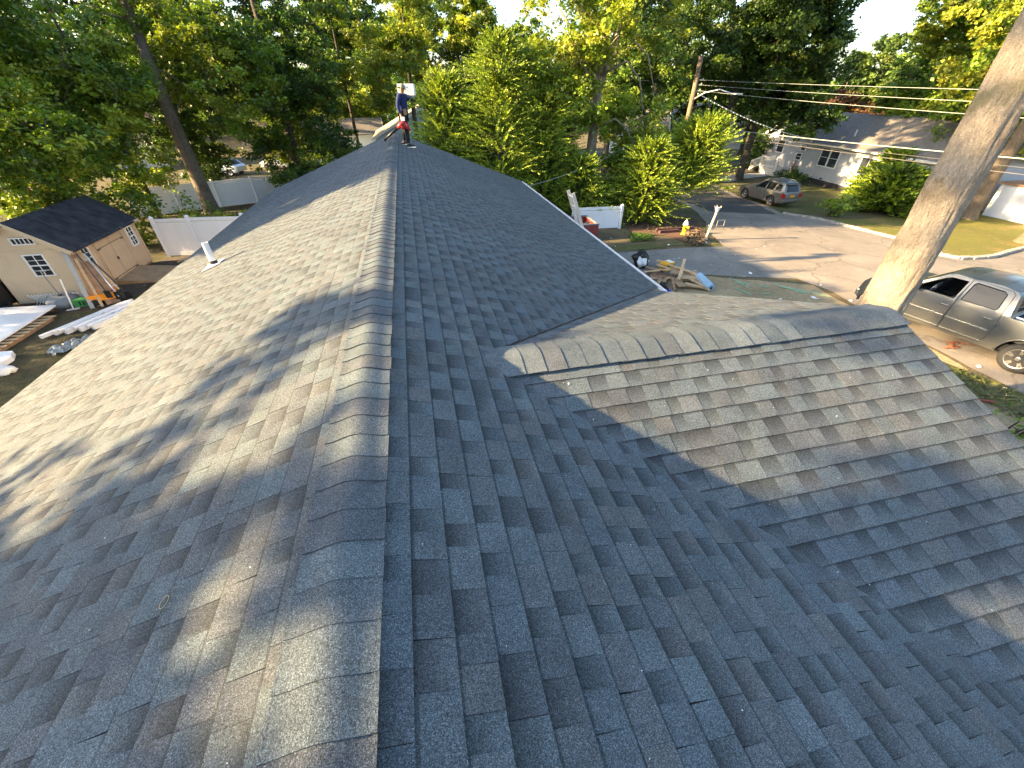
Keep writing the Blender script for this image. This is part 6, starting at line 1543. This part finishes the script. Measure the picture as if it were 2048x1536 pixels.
def blob(name, mat, parent, c, rx, ry, rz, seed, amp=.25, fold=5):
    b = MB(); n = 22; m_ = 12
    for j in range(m_ + 1):
        th = math.pi * j / m_
        for k in range(n):
            ph = 2 * math.pi * k / n; d = Vector((math.sin(th) * math.cos(ph), math.sin(th) * math.sin(ph), math.cos(th)))
            s_ = 1 + amp * noise.noise(d * 1.7 + Vector((seed, 0, 0))) + amp * .5 * noise.noise(d * fold + Vector((0, seed, 0))); b.v.append((c[0] + d.x * rx * s_, c[1] + d.y * ry * s_, c[2] + max(-.95, d.z) * rz * s_))
    for j in range(m_):
        for k in range(n): b.f.append((j * n + k, j * n + (k + 1) % n, (j + 1) * n + (k + 1) % n, (j + 1) * n + k)); b.m.append(0)
    return b.build(name, M[mat], parent, smooth=True)
blob('sack', 'black', bg_, (0, 0, .30), .36, .30, .34, 3, .5); blob('liner', 'white', bg_, (-.16, -.22, .30), .20, .16, .18, 5, .6)
c0, c1 = G(1393, 566) + Vector((0, 0, .30)), G(1420, 583) + Vector((0, 0, .14))
rl = empty('wrap_roll', c0, 0, 'pale blue roll of house wrap at the right end of the debris pile', 'roll')
b = MB(); b.tube([c0, c1], .15, 14); b.build('roll', M['blue_roll'], rl, True); MB().tube([c1 - (c1 - c0).normalized() * .02, c1 + (c1 - c0).normalized() * .02], .05, 10).build('core', M['black'], rl, True)
# mint green strapping and scraps of paper in the grass
ST = [[(1458, 557), (1478, 567), (1496, 577)], [(1470, 568), (1492, 569), (1500, 570)], [(1468, 577), (1486, 585), (1503, 592)], [(1546, 569), (1566, 577), (1582, 580), (1610, 590)], [(1515, 572), (1535, 577)], [(1524, 589), (1540, 590)], [(1566, 576), (1605, 583)], [(1590, 585), (1618, 587), (1660, 596)]]
SL = ['mint strap nearest the driveway, running diagonally', 'short mint strap beside the diagonal one', 'mint strap lowest, ending at a dark scrap', 'long bent mint strap in the middle of the verge', 'faint mint strap between the two long ones', 'short mint strap close to the roof edge', 'thin mint strap overlapping the bent one', 'long mint strap nearest the truck and trunk']
for L, lb in zip(ST, SL):
    b = MB(); P = [G(*p) + Vector((0, 0, .04 + .02 * (i % 2))) for i, p in enumerate(L)]
    for i in range(len(P) - 1): b.bar(P[i], P[i + 1], .035, .006)
    tag(b.build('strapping', M['mint']), lb + ' on the dry grass', 'strapping')
r = np.random.default_rng(88); b = MB()
for (px, py) in [(1348, 519), (1358, 518), (1337, 491), (1440, 485), (1414, 481), (1418, 484), (1412, 486), (1295, 523), (1390, 544), (1626, 597), (1634, 599), (1580, 598), (1618, 603), (1640, 572), (1700, 603), (1560, 600), (1470, 512), (1528, 494), (1512, 500), (1222, 478), (1345, 500), (1230, 494), (1460, 530), (1500, 548), (1955, 735)]:
    c = G(px, py) + Vector((0, 0, .045)); s_ = r.uniform(.04, .13); a = r.uniform(0, 6.28); u = Vector((math.cos(a), math.sin(a), .15)) * s_; v = Vector((-math.sin(a), math.cos(a), -.1)) * s_ * .7
    b.quad(c - u, c - v, c + u * .9, c + v)
tag(b.build('paper_scraps', M['white']), kind='stuff')
b = MB()
for k in range(26):
    c = G(1905 + r.normal() * 11, 692 + r.normal() * 4) + Vector((0, 0, .05)); u = Vector((r.normal(), r.normal(), .2)).normalized() * .08; v = Vector((-u.y, u.x, .02)) * .4; b.quad(c - u, c - v, c + u, c + v)
M['rust_leaf'] = simple('rust_red_leaves', (.26, .085, .04), .8, .3); tag(b.build('red_leaves', M['rust_leaf']), kind='stuff')
litter('grass_tufts', [(12.6, 7.6), (13.5, 7.9), (14.75, 5.0), (14.8, 1), (13.6, 1), (13.2, 6.1)], 1500, 'leaf', .03, .09, .06, 305)
me = bpy.data.objects['grass_tufts'].data; a_ = me.color_attributes.new('tint', 'FLOAT_COLOR', 'POINT'); a_.data.foreach_set('color', np.tile([.11, .115, .035, 1], len(me.vertices)).astype(np.float32))
litter('dry_leaves', [(-13, 2), (-5, 2), (-5, 20), (-9, 21), (-13, 15.4)], 900, 'leaf_litter', .02, .05, .02, 306)
litter('dry_leaves', [(5.5, 5), (9, 17), (14, 18), (15, 10), (14, -2)], 900, 'leaf_litter', .02, .05, .02, 307)
shrub('potted_plant', G(2040, 872), .5, .7, 8, 60, .10, OAK, 'leafy plant poking in at the right edge beside the roof rake', 310, 'plant')
q = G(1968, 806); tag(MB().bar(q + Vector((-.1, .1, .05)), q + Vector((.12, -.1, .08)), .07, .03).build('red_scrap', M['red']), 'small red scrap on the dirt beside the roof rake', 'scrap')
shrub('shrub', (2.0 + 9.8, 21.6, -4.9), .8, .9, 8, 60, .13, OAKY, 'small yellow green sprig growing over the white fence end', 311)

# ------------------------------------------------------------------ things in the left yard
pal = empty('pallet', (-12.9, 14.4, -4.8), 0, 'wooden pallet under the large white sheet in the yard', 'pallet')
PA, PB, PC = G(122, 636), G(0, 712), G(-70, 640); e1 = (PA - PB); e1.z = 0; L1_ = e1.length; e1.normalize(); e2 = Vector((-e1.y, e1.x, 0))
Mp = Matrix((e1, e2, Vector((0, 0, 1)))).transposed().to_4x4()
for k in range(3): MB().box(PB + e1 * (L1_ * .45) + e2 * (.10 + k * .55) + Vector((0, 0, .07)), (L1_ * .95, .09, .10), M=Mp).build('stringer', M['wood_old'], pal, True)
for k in range(11): MB().box(PB + e1 * (.1 + k * L1_ * .09) + e2 * .65 + Vector((0, 0, .135)), (.10, 1.3, .022), M=Mp).build('slat', M['wood'], pal, True)
sh = MB(); Q = [G(0, 700) - e1 * .9, G(0, 700), G(121, 622), G(60, 627) + e2 * .6, G(-120, 640)]
P3 = [Vector((q.x, q.y, -4.8 + .20 + .02 * i)) for i, q in enumerate(Q)]
sh.quad(*P3); sh.quad(*[p - Vector((0, 0, .05)) for p in reversed(P3)])
for i in range(len(P3)): a, c = P3[i], P3[(i + 1) % len(P3)]; sh.quad(a, c, c - Vector((0, 0, .05)), a - Vector((0, 0, .05)))
tag(sh.build('white_sheet', M['vinyl']), 'large pointed white sheet lying across the pallet at the left edge', 'sheet')
sh = MB(); Q = [G(-40, 716), G(33, 711), G(30, 722), G(0, 742), G(-60, 760)]; P3 = [Vector((q.x, q.y, -4.8 + .16)) for q in Q]
sh.quad(*P3); sh.quad(*[p - Vector((0, 0, .14)) for p in reversed(P3)])
for i in range(len(P3)): a, c = P3[i], P3[(i + 1) % len(P3)]; sh.quad(a, c, c - Vector((0, 0, .14)), a - Vector((0, 0, .14)))
tag(sh.build('foam_board', M['vinyl']), 'smaller thick white board on the grass below the pallet', 'board')
q = G(15, 748); o = blob('plastic_bag', 'white', None, (q.x, q.y, q.z + .12), .22, .17, .14, 9, .4, 6); tag(o, 'crumpled white plastic bag on the grass at the left edge', 'bag')
# bundle of white vinyl rails
A0, A1 = G(96, 682) + Vector((0, 0, .1)), G(262, 612) + Vector((0, 0, .1)); dr = (A1 - A0); dr.z = 0; Lr = dr.length; dr.normalize(); sr = Vector((dr.y, -dr.x, 0))
for k in range(8):
    off = -.22 + k * .125; st = (0, .28, .34, .42, .60, .66, .80, .86)[k]; zz = (.0, .0, .07, .0, .07, 0, .05, 0)[k]
    rt_ = empty('vinyl_rail', A0 + sr * off, 0, 'long white hollow vinyl rail in the bundle on the grass, ' + ('farthest from the house', 'second from the far side', 'third from the far side', 'fourth from the far side', 'fourth from the near side', 'third from the near side', 'second from the near side', 'nearest the house')[k], 'vinyl rail', 'white rails laid in a bundle on the yard')
    a = A0 + sr * off + dr * st + Vector((0, 0, zz)); c = A0 + sr * off + dr * (Lr + (.1, .2, .05, .3, .15, .3, .2, .3)[k]) + Vector((0, 0, zz)); h_ = .055
    b = MB(); up = Vector((0, 0, 1))
    for s1, s2 in (((-1, -1), (1, -1)), ((1, -1), (1, 1)), ((1, 1), (-1, 1)), ((-1, 1), (-1, -1))):
        f_ = lambda P_, s_: P_ + sr * s_[0] * h_ + up * s_[1] * (.07 if k % 2 else .045)
        b.quad(f_(a, s1), f_(a, s2), f_(c, s2), f_(c, s1))
    b.build('tube', M['vinyl'], rt_, True)
    for s_ in ((0, 1.0),) if k in (4, 6) else (): MB().bar(a.lerp(c, .42) + up * .072, a.lerp(c, .47) + up * .072, .03, .004).build('slot', M['black'], rt_, True)
# crumpled clear sheet
def crumple(name, cen, U, V_, nu, nv, amp, seed, mat, label, cat):
    b = MB()
    for i in range(nu + 1):
        for j in range(nv + 1):
            u, v = i / nu - .5, j / nv - .5; p = cen + U * u * (1 - .25 * abs(v)) + V_ * v; n = noise.noise(Vector((u * 6, v * 6, seed))); n2 = noise.noise(Vector((u * 15, v * 15, seed)))
            e = max(0, 1 - 2.2 * max(abs(u), abs(v)) ** 2); b.v.append((p.x + n2 * .06, p.y + n * .08, gz(p.x, p.y) + .04 + abs(n + .4 * n2) * amp * (.35 + e)))
    for i in range(nu):
        for j in range(nv): a = i * (nv + 1) + j; b.f.append((a, a + 1, a + nv + 2, a + nv + 1)); b.m.append(0)
    return tag(b.build(name, M[mat], fix=False), label, cat)
crumple('plastic_sheeting', G(160, 690), Vector((1.1, .9, 0)), Vector((-.4, .5, 0)), 30, 18, .20, 2.0, 'membrane', 'crumpled clear plastic sheeting beside the white rails', 'plastic sheet')
# lattice, drum cover, tools
lt = empty('lattice_panel', (-12.2, 16.25, -4.8), 0, 'white diagonal lattice panel standing on edge against the shed', 'lattice')
for k in range(22):
    for sg in (-1, 1):
        x_ = -13.1 + k * .095; a = Vector((x_, 16.42 - .01 * sg, -4.78)); c = a + Vector((sg * .36, -.0, .36)); 
        if c.x < -13.2 or c.x > -10.95: continue
        MB().bar(a, c, .010, .042, up=(0, 1, 0)).build('slat', M['white'], lt, True)
c = G(135, 612); dc = empty('ribbed_cover', (c.x, c.y, c.z), 0, 'squat dark grey ribbed round cover in front of the lattice', 'cover')
b = MB(); n = 36
for j, (rr_, zz) in enumerate(((.30, 0), (.40, .08), (.44, .20), (.40, .31), (.26, .38), (.06, .40))):
    for k in range(n): a = 2 * math.pi * k / n; s_ = rr_ * (1 + .05 * math.cos(a * 12)); b.v.append((s_ * math.cos(a), s_ * math.sin(a), zz))
for j in range(5):
    for k in range(n): b.f.append((j * n + k, j * n + (k + 1) % n, (j + 1) * n + (k + 1) % n, (j + 1) * n + k)); b.m.append(0)
b.build('shell', M['grey_p'], dc, smooth=True); MB().lathe((0, 0, .38), [(.08, 0), (.06, .05), (.03, .06)], 12).build('hub', M['black'], dc)
b = MB(); b.tube([(0, 0, .4), (-.10, .05, 1.25)], .018, 6); b.tube([(-.22, .05, 1.27), (-.10, .05, 1.25), (.05, .05, 1.24)], .016, 6); tg = b.build('pole', M['grey_p'], dc)
def tool(name, a, c, rad, mat, label, cat, head=None):
    root = empty(name, a, 0, label, cat); MB().tube([a, c], rad, 7).build('shaft', M[mat], root, True)
    if head: hb = MB(); head(hb, Vector(a), Vector(c)); hb.build('head', M[head.__defaults__[0]], root, True)
    return root
def brush(hb, a, c, m='trim'): hb.box(a + Vector((0, 0, .02)), (.34, .11, .05), .3)
def shovel(hb, a, c, m='black'): hb.box(a + (c - a).normalized() * .05, (.18, .03, .26))
def mop(hb, a, c, m='white'): hb.box(a, (.10, .10, .10), .2)
g0 = G(148, 620); tool('push_broom', g0, g0 + Vector((.12, .12, 1.05)), .022, 'white', 'white push broom with pale head leaning in the yard', 'broom', brush)
g0 = G(172, 598); tool('pole_tool', g0, g0 + Vector((-.12, .45, 1.15)), .018, 'white', 'thin white pole leaning on the shed beside the lattice', 'pole', mop)
g0 = G(62, 606); tool('shovel', g0 + Vector((0, 0, .05)), g0 + Vector((-.75, .10, 1.55)), .018, 'grey_p', 'long handled shovel leaning against the left part of the shed wall', 'shovel', shovel)
Lb = ['tall grey board leaning at the shed corner, leftmost of the leaning pile', 'brown board leaning at the shed corner, second of the pile', 'pale narrow board leaning at the shed corner', 'wide reddish board leaning at the shed corner, under the tools', 'dark board leaning at the shed corner behind the orange cart', 'thin brown lath leaning across the shed corner']
for k, (x0, y0_, x1, y1_, z1_, w_, m_) in enumerate([(-10.95, 15.6, -11.35, 16.5, -3.05, .12, 'concrete'), (-10.85, 15.75, -11.2, 16.6, -3.2, .14, 'wood_old'), (-10.7, 15.7, -11.15, 16.5, -3.3, .08, 'wood'), (-10.5, 15.9, -11.1, 16.75, -3.5, .30, 'wood_old'), (-10.35, 16.0, -11.05, 17.0, -3.6, .12, 'wood_old'), (-10.2, 16.3, -11.2, 16.9, -3.15, .06, 'wood')]):
    tag(MB().bar((x0, y0_, -4.76), (x1, y1_, z1_), w_, .03).build('leaning_board', M[m_]), Lb[k], 'board')
for k, (a, c, mt, lb) in enumerate([((-10.35, 15.75, -4.4), (-11.0, 16.45, -3.1), 'black', 'black handled rake leaning on the boards at the shed corner'), ((-10.15, 15.85, -4.5), (-10.95, 16.7, -3.2), 'alu', 'metal handled tool leaning beside the rake'), ((-10.0, 16.1, -4.6), (-10.9, 16.6, -3.0), 'black', 'black long handled hoe leaning over the orange cart')]):
    tool('garden_tool', a, c, .02, mt, lb, 'garden tool', shovel)
c = G(215, 605); oc = empty('garden_cart', (c.x, c.y, c.z), .5, 'orange plastic garden cart tray with tools lying in it', 'cart')
b = MB(); b.prism([(-.36, -.25), (.36, -.25), (.40, .25), (-.40, .25)], .18, .22)
for s_ in (-1, 1): b.box((0, s_ * .26, .30), (.78, .03, .22)); b.box((s_ * .39, 0, .30), (.03, .52, .22))
b.build('tray', M['orange'], oc); 
for s_ in (-1, 1): MB().lathe((-.25, s_ * .30, .14), [(.14, -.03), (.14, .03)], 14, 'Y').build('wheel', M['black'], oc)
MB().tube([(-.3, -.1, .36), (.2, .12, .44), (.5, .1, .5)], .018, 6).build('handle', M['white'], oc)
c = G(174, 611); gr = empty('hose_reel', (c.x, c.y, c.z), .2, 'low green box with black side beside the ribbed cover', 'box'); MB().box((0, 0, .14), (.52, .26, .28)).build('case', M['green_p'], gr); MB().box((.40, .02, .12), (.26, .24, .24)).build('motor', M['black'], gr)
for k in range(3): MB().box((-.08 + .1 * k, -.132, .15), (.05, .01, .14)).build('vent', M['black'], gr)
c = G(243, 600); tag(blob('black_sack', 'black', None, (c.x, c.y, c.z + .15), .28, .24, .22, 12, .4), 'black slumped sack at the shed corner beside the cart', 'sack')
c = G(250, 612); o = MB().box((c.x, c.y, c.z + .06), (.4, .12, .1), .4).build('green_tray', M['green_p']); tag(o, 'small green tray behind the end of the white rails', 'tray')
wbr = empty('wheelbarrow', (-13.95, 16.5, -4.82), 1.2, 'black wheelbarrow upended against the left end of the shed wall', 'wheelbarrow')
b = MB(); b.prism([(-.3, .1), (.3, .1), (.38, .85), (-.38, .85)], -.10, .05, 'Y'); o = b.build('tray', M['black'], wbr); bevel(o, .05, 2)
for s_ in (-1, 1): MB().tube([(s_ * .22, .08, .05), (s_ * .28, .10, 1.35)], .018, 6).build('handle', M['wood_old'], wbr)
MB().lathe((0, .02, .12), [(.16, -.04), (.16, .04)], 16, 'X').build('wheel', M['dark'], wbr)
r = np.random.default_rng(99)
for k, (x_, y_, a) in enumerate([(-9.9, 20.3, .4), (-9.5, 20.5, 1.4), (-9.2, 20.2, -.5)]):
    tag(MB().bar((x_ - .25 * math.cos(a), y_ - .25 * math.sin(a), -4.78), (x_ + .25 * math.cos(a), y_ + .25 * math.sin(a), -4.62), .07, .05).build('timber_block', M[('wood', 'wood_old', 'wood_old')[k]]), ('pale offcut on the soil beyond the shed ramp', 'brown offcut crossing the pale one by the fence', 'brown offcut nearest the roof edge by the fence')[k], 'offcut')
